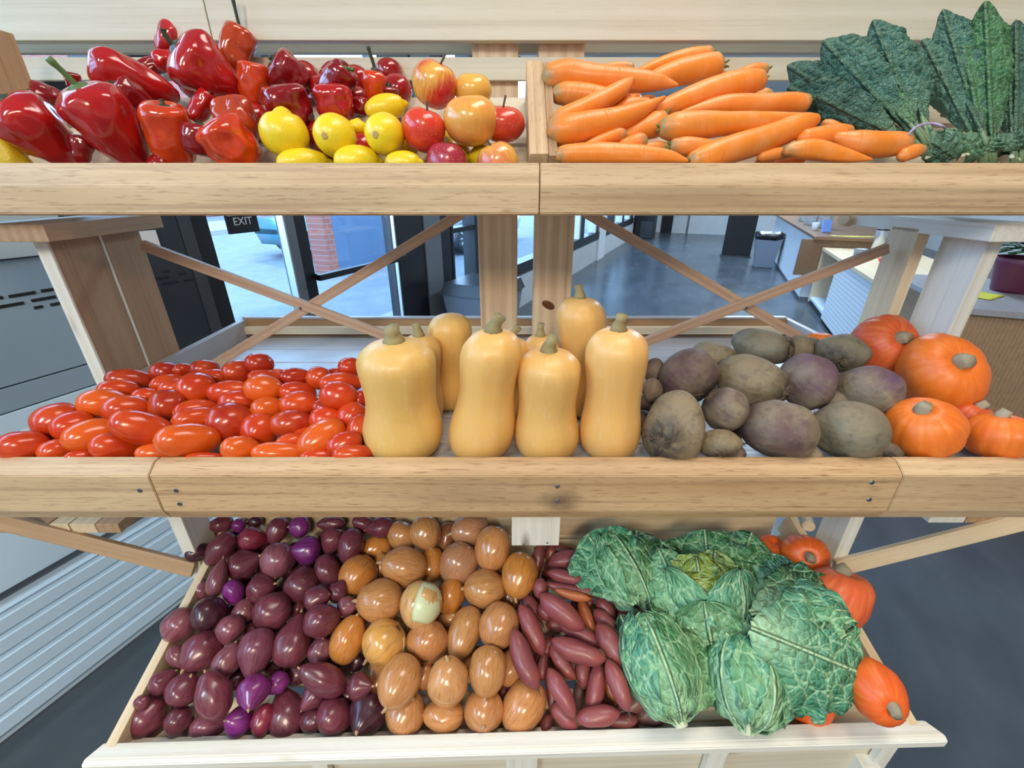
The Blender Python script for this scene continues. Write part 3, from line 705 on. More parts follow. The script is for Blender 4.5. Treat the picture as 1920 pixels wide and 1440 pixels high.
# bag rim
rings = []
for z, rr in ((.44, .195), (.47, .205), (.515, .20), (.53, .185), (.50, .17)):
    rg = []
    for j in range(40):
        t = 2*PI*j/40; cx_, sy_ = math.cos(t), math.sin(t); q = rr*1.0/max(abs(cx_), abs(sy_))*(.98+.04*noise.noise(V((cx_*3, sy_*3, z*20))))
        q = min(q, rr*1.3); rg.append(RM @ (V((8.3+cx_*q, -.85+sy_*q, z+(.012*math.sin(t*5) if z < .46 else 0)))*S))
    rings.append(rg)
vs, fs = ring_mesh(rings); mesh_obj('bin_liner', vs, fs, plain('bin_bag', (.01, .01, .012), .25), Matrix.Identity(4), wb)
nb = empty('window_bin', rp(2.75, 1.5, 0), 'grey plastic bin with a dark lid under the street window', 'waste bin')
taper('body', 2.85, 1.48, .004, .52, .16, .22, M['bingrey'], nb); taper('lid', 2.85, 1.48, .522, .60, .235, .21, M['darkgrey'], nb)
dk = empty('dark_cabinet', rp(11.8, 1.5, 0), 'tall dark cabinet in the far corner under the windows', 'cabinet')
rb('body', (11.5, 1.32, .0), (12.1, 1.75, 1.6), M['black'], dk); rb('lower_door', (11.49, 1.34, .02), (11.499, 1.62, .40), M['darkgrey'], dk)
d2 = struct(empty('door_2', rp(13.15, 1.0, 0), None, None))
rb('dark_opening', (13.15, 1.02, 0), (13.2, 1.3, 2.0), M['black'], d2); rb('door_frame', (13.16, .60, 0), (13.2, .64, 2.1), M['steelgrey'], d2)  # black slab stands in for the unlit opening
# ------------------------------------------------------------------ street
struct(rb('street', (-10, 2.0, -.06), (40, 30, -.02), M['asphalt'])); struct(rb('pavement', (-10, 1.92, -.05), (40, 3.0, 0), M['pavement']))
struct(rb('kerb', (-10, 12.05, -.02), (40, 15.0, .10), M['pavement']))
struct(rb('building_far', (-10, 19, 0), (40, 20, 6), M['brick']))
bp = empty('brick_column', rp(2.0, 2.05, 0), 'red brick column outside the glass door', 'column')
bp['kind'] = 'structure'
rb('brick_edge', (4.80, 5.0, 0), (4.98, 5.3, 2.6), M['brick'], bp)
rb('panelled_side', (4.981, 5.0, 0), (6.6, 5.3, 2.6), paint('blue_grey_panel', (.06, .115, .20), .35, .04), bp)
def car(name, a, b_, length, col, label, rz=0.0):
    T = RM @ Matrix.Translation(V((a, b_, 0))*S) @ Matrix.Rotation(rz, 4, 'Z')
    e = empty(name, T.translation.copy(), label, 'car')
    cm = plain(name+'_paint', col, .2, .3, Coat_Weight=.6); gm = plain(name+'_glass', (.03, .05, .07), .08)
    L_ = length/2
    sec = [(-1.0, .45, .62), (-.96, .25, .78), (-.7, .2, .88), (-.42, .2, .92), (0, .2, .93), (.4, .2, .92), (.75, .2, .85), (.95, .25, .72), (1.0, .4, .6)]
    rings = []
    for t, zl, zh in sec:
        wv = .88*(1-.12*abs(t)**4); y = t*L_
        rings.append([T @ V((y, x_, z_)) for x_, z_ in ((-wv*.95, zl), (-wv, zl+.12), (-wv, zh-.15), (-wv*.9, zh), (wv*.9, zh), (wv, zh-.15), (wv, zl+.12), (wv*.95, zl))])
    vs, fs = ring_mesh(rings); mesh_obj('body', vs, fs, cm, Matrix.Identity(4), e)
    rings = []
    for t, zh in ((-.72, .89), (-.45, 1.38), (0, 1.45), (.32, 1.36), (.6, .9)):
        rings.append([T @ V((t*L_, x_, z_)) for x_, z_ in ((-.80, .88), (-.62, zh), (.62, zh), (.80, .88))])
    vs, fs = ring_mesh(rings); mesh_obj('cabin', vs, fs, gm, Matrix.Identity(4), e)
    for sx in (-.62, .62):
        for sy in (-.80, .80):
            Mw = T @ Matrix.Translation((sx*L_, sy, .33)) @ Matrix.Rotation(PI/2, 4, 'X')
            prf = [(-.11, .22), (-.11, .31), (-.08, .33), (.08, .33), (.11, .31), (.11, .22)]
            rr = [[V((r*math.cos(2*PI*j/32), r*math.sin(2*PI*j/32), z_)) for j in range(32)] for z_, r in prf]
            vs, fs = ring_mesh(rr); wh = mesh_obj('wheel', vs, fs, M['black'], Mw, e)
            bm = bmesh.new()
            for q in range(10): add_box(bm, (.03, -.012, .0), (.215, .012, .02), .002, Matrix.Rotation(q*PI/5, 4, 'Z') @ Matrix.Translation((0, 0, .105)))
            for q in range(10): add_box(bm, (.03, -.012, .0), (.215, .012, .02), .002, Matrix.Rotation(q*PI/5, 4, 'Z') @ Matrix.Translation((0, 0, -.125)))
            bm_obj('rim', bm, M['alu'], Mw, wh)
car('teal_car', 7.6, 7.0, 4.3, (.03, .22, .28), 'teal parked car seen through the glass door')
car('silver_car', 8.75, 5.1, 4.3, (.25, .30, .36), 'silver car with spoked wheels seen through the small window')
car('white_van', 14.0, 11.0, 4.8, (.7, .7, .7), 'white vehicle far across the street')
# ------------------------------------------------------------------ lights
wd = bpy.data.worlds.new('daylight'); bpy.context.scene.world = wd; wd.use_nodes = True
bg = wd.node_tree.nodes['Background']; bg.inputs[0].default_value = (.42, .66, 1.0, 1); bg.inputs[1].default_value = SKY
sun = bpy.data.lights.new('sun', 'SUN'); sun.energy = SUN; sun.angle = .02; sun.color = (1, .96, .9)
so = bpy.data.objects.new('sun', sun); C.objects.link(so)
sd = RM.to_3x3() @ V((.25, .9, -1.15)); so.rotation_euler = sd.to_track_quat('-Z', 'Y').to_euler()
def lamp(i, a, b_, sx, sy, power, col, label):
    p = rp(a, b_, CEIL-.03)
    e = empty('ceiling_light', p, label, 'ceiling light')
    rb('housing', (a-sx/2-.03, b_-sy/2-.03, CEIL-.035), (a+sx/2+.03, b_+sy/2+.03, CEIL-.002), M['wallwhite'], e)
    ld = bpy.data.lights.new('lamp', 'AREA'); ld.shape = 'RECTANGLE'; ld.size = sx*S; ld.size_y = sy*S; ld.energy = power; ld.color = col
    lo = bpy.data.objects.new('ceiling_lamp', ld); C.objects.link(lo); lo.matrix_basis = Matrix.Translation(rp(a, b_, CEIL-.042)) @ RM.to_3x3().to_4x4()
LAMPS()
for (a0, a1, z0, z1) in () and ((1.16, 1.49, .1, 2.15), (1.62, 2.29, .1, 2.15), (4.2, 7.7, .5, 2.19), (8.3, 11.2, .5, 2.19), (-3.5, .9, 1.5, 2.19)):
    ld = bpy.data.lights.new('portal', 'AREA'); ld.shape = 'RECTANGLE'; ld.size = (a1-a0)*S; ld.size_y = (z1-z0)*S; ld.cycles.is_portal = True
    lo = bpy.data.objects.new('window_portal', ld); C.objects.link(lo)
    zz = RM.to_3x3() @ V((0, 1, 0)); xx = RM.to_3x3() @ V((1, 0, 0)); yy = zz.cross(xx)
    mm = Matrix((xx, yy, zz)).transposed().to_4x4(); mm.translation = rp((a0+a1)/2, 1.90, (z0+z1)/2); lo.matrix_basis = mm
vs_ = bpy.context.scene.view_settings; vs_.view_transform = 'Standard'; vs_.look = 'None'; vs_.exposure = EXPO; vs_.gamma = 1; vs_.use_curve_mapping = False
# ------------------------------------------------------------------ produce: how each item sits on its heap
def parse(txt):
    out = []
    for ln_ in txt.strip().split(';'):
        ln_ = ln_.strip()
        if ln_: out.append([s.strip() for s in ln_.split(',')])
    return out
def pl_t(u, v, p0, nrm_):
    d = ray(u, v); return (p0-CAM).dot(nrm_)/d.dot(nrm_)
class Item: pass
def mk_item(u, v, a, b, ang, plane, layer=0.0, lift=0.0):
    """an item seen at (u, v) with half sizes a, b (photo pixels) lying on a heap surface"""
    it = Item(); it.u, it.v = u, v; it.d = ray(u, v); it.t0 = pl_t(u, v, plane[0]+plane[1]*lift, plane[1]) - layer
    dn = it.d.normalized()
    def off(du, dv, t):
        P = it.d*t; d2 = ray(u+du, v+dv); Q = d2*(P.dot(dn)/d2.dot(dn)); return Q-P
    r = math.radians(ang)
    it.ax = off(a*math.cos(r), -a*math.sin(r), 1.0)       # per unit t
    it.bx = off(-b*math.sin(r), -b*math.cos(r), 1.0)
    it.L = it.ax.length; it.Wd = it.bx.length
    it.ax.normalize(); it.t = it.t0; it.ang = ang
    k = max(1, min(5, int(round((it.L/max(it.Wd, 1e-6)-1)*2))+1)); it.k = k
    w = min(it.Wd, it.L)
    it.offs = [it.ax*((it.L-w)*(2*i/(k-1)-1) if k > 1 else 0) for i in range(k)]
    it.w = w
    return it
def relax(items, floor=None, iters=70, tol=.90, maxd=.085, ymin=None):
    n_ = len(items)
    P = []; own = []; R_ = []
    for i, it in enumerate(items):
        for q, o in enumerate(it.offs): P.append(it.d+o); own.append(i); R_.append(it.rads[q] if hasattr(it, 'rads') else it.w)
    P = np.array([tuple(p) for p in P]); own = np.array(own); R_ = np.array(R_)
    dn = np.array([tuple(it.d.normalized()) for it in items]); dl = np.array([it.d.length for it in items])
    t = np.array([it.t for it in items]); t0 = t.copy()
    if floor is not None:
        fp = np.array(tuple(floor[0]-CAM)); fn = np.array(tuple(floor[1]))
    if ymin is not None:
        ty = np.zeros(n_); np.maximum.at(ty, own, ymin/np.maximum(P[:, 1]-R_*.92, .05))
    ii, jj = np.triu_indices(len(P), 1); keep = own[ii] != own[jj]; ii = ii[keep]; jj = jj[keep]
    for _ in range(iters):
        X = P*t[own][:, None]; Rr = R_*t[own]
        D = X[jj]-X[ii]; dist = np.linalg.norm(D, axis=1); RR = (Rr[ii]+Rr[jj])*tol
        m_ = dist < RR; a_, b_ = ii[m_], jj[m_]
        if len(a_):
            dm = dn[own[a_]]+dn[own[b_]]; dm /= np.linalg.norm(dm, axis=1)[:, None]
            par = (D[m_]*dm).sum(1); perp2 = np.maximum(dist[m_]**2-par**2, 0)
            want = np.sqrt(np.maximum(RR[m_]**2-perp2, 0)); need = np.maximum(want-np.abs(par), 0)
            sg = np.where(par >= 0, 1.0, -1.0)
            dt = np.zeros(n_); cnt = np.zeros(n_)
            np.add.at(dt, own[a_], -sg*need*.5); np.add.at(dt, own[b_], sg*need*.5)
            np.add.at(cnt, own[a_], 1); np.add.at(cnt, own[b_], 1)
            t = t+dt/np.maximum(cnt, 1)/dl*.8
        if floor is not None:
            X = P*t[own][:, None]; Rr = R_*t[own]
            s = ((X-fp)@fn)-Rr*1.05; den = (P@fn)
            lim = t[own]-np.minimum(s, 0)/np.minimum(den, -1e-6)
            nt_ = t.copy(); np.minimum.at(nt_, own, np.where(s < 0, t[own]-(-s)/np.maximum(-den, .05), 9)); t = np.minimum(t, nt_)
        t = np.clip(t, t0-maxd, t0+maxd)
        if ymin is not None: t = np.maximum(t, ty)
    for i, it in enumerate(items): it.t = float(t[i])
def finish(it):
    it.c = CAM+it.d*it.t; it.Lm = it.L*it.t; it.Wm = it.Wd*it.t
def basis(it, tilt=0.0, spin=0.0, flip=False):
    """local Z along the long axis; tilt (radians) swings +Z end towards the viewer"""
    z = -it.ax if flip else it.ax.copy()
    dn = it.d.normalized(); z = (z*math.cos(tilt)-dn*math.sin(tilt)).normalized()
    y = (dn-z*dn.dot(z)).normalized() if abs(dn.dot(z)) < .98 else z.orthogonal().normalized()
    x = y.cross(z).normalized()
    m_ = Matrix((x, y, z)).transposed().to_4x4(); m_ = m_ @ Matrix.Rotation(spin, 4, 'Z'); m_.translation = it.c; return m_
def solid(prof, R_, L_, seg=28, lobes=None, wob=.03, seed=0, bend=0.0, wf=1.6, closed=False):
    """body of revolution from unit profile [(z, r)], lobes(theta, z)->factor"""
    vs = []; uvs = []; nr = len(prof)
    for i, (z, r) in enumerate(prof):
        for j in range(seg):
            th = 2*PI*j/seg; k = lobes(th, z) if lobes else 1.0
            x = math.cos(th)*r*k; y = math.sin(th)*r*k
            w = 1+wob*noise.noise(V((x*wf+seed*3.7, y*wf, z*wf+seed)))*2
            bx = bend*(1-z*z)*L_
            vs.append((x*R_*w+bx, y*R_*w, z*L_*(1+wob*noise.noise(V((seed, x, z)))*.6))); uvs.append((j/seg, i/(nr-1)))
    fs = []
    for i in range(nr-1):
        for j in range(seg):
            k = (j+1) % seg; fs.append((i*seg+j, i*seg+k, (i+1)*seg+k, (i+1)*seg+j))
    fs.append(tuple(reversed(range(seg)))); fs.append(tuple((nr-1)*seg+j for j in range(seg)))
    return vs, fs, uvs
def prof_super(n_, e=2.0, taper=0.0, lo=.03):
    out = []
    for i in range(n_+1):
        a = PI*i/n_; z = -math.cos(a); r = max(math.sin(a), lo*.3)**(2/e) if 0 < i < n_ else lo
        out.append((z, max(r*(1-taper*z), lo*.5)))
    return out
def body(name, it, prof, mat, col, tilt=0, spin=0, flip=False, R_=None, L_=None, alpha=1.0, **kw):
    vs, fs, uvs = solid(prof, R_ or it.Wm, L_ or it.Lm, **kw)
    it.M = basis(it, tilt, spin, flip)
    o = mesh_obj(name, vs, fs, mat, it.M, None, True, uvs); o.color = (*col, alpha)
    return o
def child_lathe(name, parent, prof, mat, local=None, seg=14, jag=0.0, seed=0):
    rings = [[V((r*math.cos(2*PI*j/seg)*(1+jag*noise.noise(V((j*1.3, z*90, seed)))*2), r*math.sin(2*PI*j/seg)*(1+jag*noise.noise(V((j*1.3+5, z*90, seed)))*2), z)) for j in range(seg)] for z, r in prof]
    vs, fs = ring_mesh(rings); Mx = world(parent) @ (local or Matrix.Identity(4))
    o = mesh_obj(name, vs, fs, mat, Mx, parent, True); o.color = parent.color; return o
def child_tube(name, parent, pts, rad, mat, seg=10, wob=0):
    vs, fs, uvs = tube_mesh(pts, rad, seg, wob); o = mesh_obj(name, vs, fs, mat, world(parent), parent, True, uvs); o.color = (.42, .27, .13, 1); return o
ORD = ['first', 'second', 'third', 'fourth', 'fifth', 'sixth', 'seventh', 'eighth', 'ninth', 'tenth', 'eleventh', 'twelfth', 'thirteenth', 'fourteenth', 'fifteenth', 'sixteenth']
def heap_labels(items, band, noun):
    """row of the heap counted upwards from its front edge, then place along the row"""
    its = sorted(items, key=lambda i: -i.v); rows = []; 
    for it in its:
        if rows and abs(rows[-1][0].v-it.v) < band: rows[-1].append(it)
        else: rows.append([it])
    med = sorted(i.Wd*i.t for i in items)[len(items)//2]
    for r, row in enumerate(rows):
        row.sort(key=lambda i: i.u)
        for k, it in enumerate(row):
            w = it.Wm/med; el = it.Lm/max(it.Wm, 1e-6)
            ad = ('small ' if w < .8 else 'large ' if w > 1.18 else '')+(it.word+' ' if getattr(it, 'word', '') else ('slender ' if el > 1.55 and noun != 'sweet potato' else ''))
            rw = 'front row' if r == 0 else ('back row' if r == len(rows)-1 else ORD[r]+' row up')
            it.label = ('%s%s, %s from the left in the %s' % (ad, noun, ORD[k], rw)).replace('  ', ' ')
# heap surfaces
def plane(Y, z, slope): return (W(0, Y, z), V((0, -slope, 1)).normalized())
FL_LOW = (LP(0, 0, lf(0)), ln); FL_MID = (W(0, 1, -.425), V((0, 0, 1))); FL_UP = (W(0, .74, -.065), nrm)
PL_RED = plane(.39, -.772, .34); PL_TOM = plane(.58, -.382, .235); PL_BEET = plane(.60, -.362, .30)
PL_UP = (FL_UP[0]+nrm*.062, nrm)
FILLED = []
def fillers(items, floor, rad, name, cat, group, label, mat, cols, prof, seed, step, ymin=None, elong=1.15, xlim=None, others=()):
    """more of the same lying underneath, resting on the bin floor, where there is room between the floor and the visible layer"""
    random.seed(seed); S_ = []
    for it in list(items)+[q for q in others if q not in items]:
        rs = it.rads if hasattr(it, 'rads') else [it.w]*len(it.offs)
        for o_, r in zip(it.offs, rs): S_.append(((it.d+o_)*it.t+CAM, r*it.t))
    P = np.array([tuple(s[0]) for s in S_]); R_ = np.array([s[1] for s in S_])
    if FILLED: P = np.vstack([P]+[tuple(q[0]) for q in FILLED]); R_ = np.append(R_, [q[1] for q in FILLED])
    n0 = V(floor[1]); out = []
    own_ = np.array([tuple(CAM+it.d*it.t) for it in items])
    xs = own_[:, 0].min(), own_[:, 0].max(); ys = own_[:, 1].min()-.01, own_[:, 1].max()+.01
    x = xs[0]
    while x < xs[1]:
        y = ys[0]
        while y < ys[1]:
            for q in range(5):
                rr = rad*random.uniform(.72, 1.05); px = x+random.uniform(-.4, .4)*step; py = y+random.uniform(-.4, .4)*step
                if ymin and py-rr < ymin: continue
                if xlim and not (xlim[0] < px-rr*elong and px+rr*elong < xlim[1]): continue
                fz = floor[0].z-(n0.x*(px-floor[0].x)+n0.y*(py-floor[0].y))/n0.z
                c = V((px, py, fz))+n0*(rr*1.02+random.uniform(0, .004))
                D = np.linalg.norm(P-np.array(tuple(c)), axis=1)
                if (D < (R_+rr)*.90).any(): continue
                # must be under something: near several visible items
                if (D < R_+rr+.035).sum() < 2: continue
                FILLED.append((c, rr*elong)); out.append((c, rr)); P = np.vstack([P, tuple(c)]); R_ = np.append(R_, rr); break
            y += step
        x += step
    for i, (c, rr) in enumerate(out):
        vs, fs, uvs = solid(prof, rr, rr*elong, seg=20, wob=.04, seed=i*1.3+seed)
        Mo = Matrix.Translation(c) @ Matrix.Rotation(random.uniform(0, 6), 4, 'Z') @ Matrix.Rotation(PI/2+random.uniform(-.2, .2), 4, 'Y')
        o = mesh_obj(name, vs, fs, mat, Mo, None, True, uvs); o.color = (*vary(cols, .15), 1)
        tag(o, label, cat, group)
    return len(out)
everything = []
def T(z, x, y, k): return (z[0]+x/k, z[1]+y/k)
Z3 = ((220, 960), 3.274); Z4 = ((600, 960), 3.274); Z5 = ((940, 960), 3.273); ZT = ((0, 640), 2.743); ZB = ((1180, 580), 2.595)
ZP = ((0, 0), 3.0); ZF = ((480, 0), 3.31); ZC = ((980, 60), 4.0); ZK = ((1380, 0), 3.428); ZS = ((640, 560), 3.2); ZG = ((1080, 960), 2.909)
def load(txt, Z, plane_, g=1.0):
    res = []
    for r in parse(txt):
        (x0, y0), k = Z; x, y, a, b_, an = map(float, r[:5])
        it = mk_item(x0+x/k, y0+y/k, a/k*g, b_/k*g, an, plane_, layer=(float(r[6]) if len(r) > 6 and r[6] else 0)*.022)
        it.code = r[5] if len(r) > 5 else 'm'; res.append(it)
    return res
# ---- red onions
red = load('''640,75,75,45,10;745,85,45,40,80,v;615,110,45,45,70,m,-1;985,110,80,62,70;1120,90,60,65,0,v;1300,70,65,42,5;850,58,42,32,0,d;835,165,90,66,-5,r;
640,220,118,70,50;485,245,66,60,0,d;985,290,100,100,80,p,.5;1165,235,80,82,0,v;1310,170,58,75,80;780,325,110,85,30;1290,360,105,72,-70;615,415,105,58,75,p,.5;
515,480,75,50,50,p,-1;885,470,92,80,20;715,490,75,65,-70,v;1135,445,115,92,45;1225,530,80,70,20,m,.5;565,625,115,95,35,d,.5;385,690,120,88,55,p;780,615,75,70,80,p;
955,605,130,100,50,m,.5;690,720,95,75,65,p;1250,665,107,92,10,m,.6;520,855,135,105,45;855,850,140,105,80,b,.7;1080,800,150,105,75,m,.5;670,920,112,75,65,p,.5;1250,850,82,72,80,p;
365,890,72,60,-60,p;275,1045,90,62,40;405,1090,100,92,60;835,1105,110,90,75,v,.5;985,1050,80,57,30,v;595,1130,137,112,-70,m,.5;1270,1030,140,95,-25,m,.5;1205,1130,90,62,50,m,-.5;
190,1250,172,115,50,m,.8;375,1280,100,75,70;560,1310,120,75,10,p;750,1280,85,90,0,v;895,1270,100,62,75,r;1050,1250,150,115,-75,m,.8;960,960,60,45,0,m,-1;740,1030,60,60,0,m,-1;
1000,740,60,60,0,m,-1;1110,590,58,60,0,m,-1;150,1170,50,42,45,m,-.5''', Z3, PL_RED, 1.10)
red += load('''75,70,80,38,5;275,75,70,50,-20;375,95,78,62,10,m,.5;80,170,80,67,70;190,200,105,74,75;110,490,70,57,60;165,580,58,60,0,p,.5;230,920,60,50,60,d,-1;245,1070,80,82,0;
85,1250,115,100,60;290,1240,125,112,60,d''', Z4, PL_RED, 1.08)
for i in red: i.kind = 'red'
# ---- brown onions
brn = load('''500,145,90,80,-45,n;645,125,100,90,-70,n,.5;775,150,90,60,80,d,-1;925,110,110,90,10,k;1060,215,130,104,80,n,.8;855,310,125,110,60,k;1225,380,135,103,80,o,.6;335,225,95,75,15,o,-.5;
235,385,125,105,55,o;525,335,130,115,-10,n,.8;375,340,80,50,90,n,-1;685,320,105,75,80,o,-.7;375,545,130,128,0,n,.8;270,610,75,62,60,n,-1;620,560,140,118,75,w,1.2;800,520,110,80,75,o,-.6;
1015,470,118,115,0,n;1100,690,138,112,70,n,.5;890,730,160,92,70,n;170,790,150,98,70,o;395,795,130,128,45,y,.8;660,800,125,122,80,n;490,1030,165,118,65,n,.7;785,1040,145,120,90,s,.5;
1030,965,147,112,85,n,.5;355,1020,130,62,90,n,-.7;640,1010,90,52,80,n,-1;1165,960,110,70,75,n,-.7;525,1230,125,115,60,n;765,1245,115,105,0,n;1005,1215,130,113,90,n;1255,1180,160,120,55,n,.4;
900,920,62,50,0,n,-1.3;465,690,75,45,-20,w,-.6;810,650,72,52,10,n,-1.3''', Z4, PL_RED, 1.08)
for i in brn: i.kind = 'brown'
# ---- sweet potatoes (thin ones keep their own curve)
swt = load('''225,290,90,34,80,d;300,260,52,30,80,d;400,300,105,55,10;535,350,110,45,-5;400,400,112,40,-15;430,470,168,30,-10;437,507,105,28,-15,o,.6;235,465,58,38,85;370,610,160,62,-38,m,.6;
190,590,92,45,-55,m,-.5;185,720,160,52,-65,m,.5;270,610,55,42,-45,m,-.5;480,745,150,50,-30;525,640,110,36,-68,o,.2;470,850,165,62,-20,m,.6;140,900,190,60,-68;265,860,105,42,60,m,-.4;
375,920,122,42,-55;365,1105,160,52,-62,m,.3;310,1110,150,38,-80,d,-.3;505,985,90,45,88;575,1080,150,50,80;715,1060,160,54,-68,m,.4;670,820,150,62,-60,m,.4;650,680,110,45,-45,m,-.5;
640,590,80,40,-50,m,-.6;660,1060,120,28,-72,o;390,1250,100,55,-45;590,1250,130,62,8;740,1280,92,45,5,d;800,1180,95,60,35,b;910,1250,100,66,0,b;473,1140,110,28,85,b,-.4;250,950,80,35,80,m,-.6;
340,690,62,45,0,m,-.7;600,450,62,30,20,m,-.5;330,230,120,30,-5,d,-.6;40,850,75,40,-50,m,-.8;790,1010,70,32,-70,m,-.6;620,1190,80,30,-20,d,-.8''', Z5, PL_RED, 1.10)
for i in swt: i.kind = 'sweet'
TR = {'m': (.165, .034, .052), 'v': (.21, .02, .19), 'd': (.038, .009, .018), 'p': (.26, .080, .10), 'r': (.25, .022, .05), 'b': (.22, .06, .10)}
WR = {'m': 'maroon', 'v': 'bright violet', 'd': 'blackish', 'p': 'dusty pink', 'r': 'crimson', 'b': 'shiny streaked'}
TB = {'n': (.54, .235, .075), 'o': (.60, .21, .03), 'k': (.45, .20, .10), 'd': (.22, .075, .035), 'w': (.66, .40, .15), 'y': (.70, .36, .08), 's': (.58, .27, .10)}
WB = {'n': 'coppery', 'o': 'orange', 'k': 'pinkish tan', 'd': 'dark', 'w': 'half-peeled whitish', 'y': 'torn-skinned yellow', 's': 'stalked'}
TS = {'m': (.26, .060, .066), 'o': (.44, .12, .035), 'd': (.17, .04, .035), 'b': (.16, .075, .06)}
WS = {'m': 'rosy', 'o': 'orange-red', 'd': 'dark red', 'b': 'brownish'}
low = red+brn+swt
relax(low, (FL_LOW[0], FL_LOW[1]), ymin=.385)
for it in low: finish(it)
for it in red: it.word = WR[it.code]
for it in brn: it.word = WB[it.code]
for it in swt: it.word = WS[it.code]
heap_labels(red, 17, 'red onion'); heap_labels(brn, 20, 'brown onion'); heap_labels(swt, 20, 'sweet potato')
random.seed(11)
def onion_prof(neck=.22, e=2.1, pear=0.0):
    out = []
    for i in range(23):
        a = PI*i/22; z = -math.cos(a); r = max(math.sin(a), .02)**(2/e)
        if z > .62: r = max(r, neck*(1-(z-.62)/.38*.55)); z = z*(1+.12*(z-.62)/.38)
        if z < -.9: r = max(r, .12); z = max(z, -.95)
        r *= 1-pear*max(0, z)**1.5+pear*.15*max(0, -z); z = z*(1+pear*.35*max(0, z)**2)
        out.append((z, r))
    return out
def vary(c, s=.10):
    k = 1+random.uniform(-s, s); return tuple(min(1, x*k*(1+random.uniform(-.04, .04))) for x in c)
for it in red:
    fl = random.random() < .5; tl = random.uniform(-.25, .35)
    if it.Lm/it.Wm < 1.12: tl = random.choice((.7, -.5, .3))
    o = body('red_onion', it, onion_prof(.20, 2.0+random.uniform(-.1, .25), random.choice((.06, .18, .3))), M['redonion'], vary(TR[it.code], .16), tilt=tl, spin=random.uniform(0, 6), flip=fl, seg=30, wob=.05, seed=random.random()*50, L_=it.Lm*.94)
    tag(o, it.label, 'onion', 'red onions in the slanted bin')
    zt = max(v_[2] for v_ in [tuple(q.co) for q in o.data.vertices])-.001; w = it.Wm
    ln2 = random.uniform(.12, .3)*w
    child_tube('neck', o, [V((0, 0, zt*.97)), V((w*.02, 0, zt+ln2*.5)), V((w*.08*random.uniform(-1, 1), w*.05, zt+ln2))], [w*.13, w*.07, w*.035], M['onionpapery'], 8, .3)
for it in brn:
    fl = it.code != 's' and random.random() < .62; tl = random.uniform(.0, .45) if it.Lm/it.Wm > 1.05 else random.choice((.9, .7, -.4))
    tilt_k = 1-abs(tl)*.08
    o = body('brown_onion', it, onion_prof(.24, 2.25), M['onion'], vary(TB[it.code], .08), tilt=tl, spin=random.uniform(0, 6), flip=fl, seg=32, wob=.035, seed=random.random()*50, L_=it.Lm*.95)
    tag(o, it.label, 'onion', 'brown onions in the slanted bin')
    w = it.Wm; zt = it.Lm*.95
    child_tube('neck', o, [V((0, 0, zt*1.02)), V((w*.03, 0, zt*1.02+w*.16)), V((w*.10, w*.05, zt*1.02+w*random.uniform(.22, .4)))], [w*.15, w*.09, w*.05], M['onionpapery'], 8, .4)
    child_lathe('root_plate', o, [(-zt*.985, w*.02), (-zt*.985, w*.10), (-zt*.955, w*.15), (-zt*.90, w*.16)], M['rootbrown'], seg=14, jag=.35, seed=random.random()*9)
    if it.code in 'wy':     # a window where the outer skin is gone, showing the flesh
        vs, fs, uvs = solid(onion_prof(.24, 2.25), w*1.012, zt*1.003, seg=32, wob=.0)
        keepf = [f for f in fs[:-2] if (f[0] % 32) in (range(0, 9) if it.code == 'w' else range(2, 10)) and 2 < f[0]//32 < 17]
        rim_c = (.62, .66, .40) if it.code == 'w' else (.72, .60, .25)
        pm = plain('onion_flesh', rim_c, .3) if 'flesh'+it.code not in M else M['flesh'+it.code]; M['flesh'+it.code] = pm
        q = mesh_obj('bare_flesh', vs, keepf, pm, world(o) @ Matrix.Rotation(-o.matrix_basis.to_euler().z*0+(3.6 if it.code == 'w' else 4.4), 4, 'Z'), o, True); q['label'] = 'pale flesh where the outer skin has split'
        s_ = q.modifiers.new('s', 'SOLIDIFY'); s_.thickness = .0008; s_.offset = -1
def spindle(it, ends=.10, e=.62, bend=.0):
    n_ = 15; pts = []; rad = []
    bx = it.bx.normalized() if it.bx.length else V((0, 0, 1))
    for i in range(n_+1):
        s = i/n_*2-1; r = (1-abs(s)**2.8)**e*(1+.10*noise.noise(V((s*2.2, it.u, 0))))
        p = it.c+it.ax*(s*it.Lm)+bx*(bend*it.Lm*(1-s*s)-bend*it.Lm*.5); pts.append(p); rad.append(max(r, ends)*it.Wm)
    return pts, rad
for it in swt:
    pts, rad = spindle(it, .13, .68, random.uniform(-.12, .12))
    loc = [p-it.c for p in pts]
    vs, fs, uvs = tube_mesh(loc, rad, 16, .16, random.random()*30)
    o = mesh_obj('sweet_potato', vs, fs, M['sweet'], Matrix.Translation(it.c), None, True, uvs); o.color = (*vary(TS[it.code], .14), 1)
    tag(o, it.label, 'sweet potato', 'small red sweet potatoes in the slanted bin')
    e0 = loc[-1]; dr = (loc[-1]-loc[-2]).normalized(); sd_ = dr.orthogonal().normalized()
    child_tube('root_tip', o, [e0-dr*.003, e0+dr*.004, e0+dr*.010+sd_*.002], [rad[-1]*.9, .0012, .0005], M['rootbrown'], 6)
FILL_LOW = True
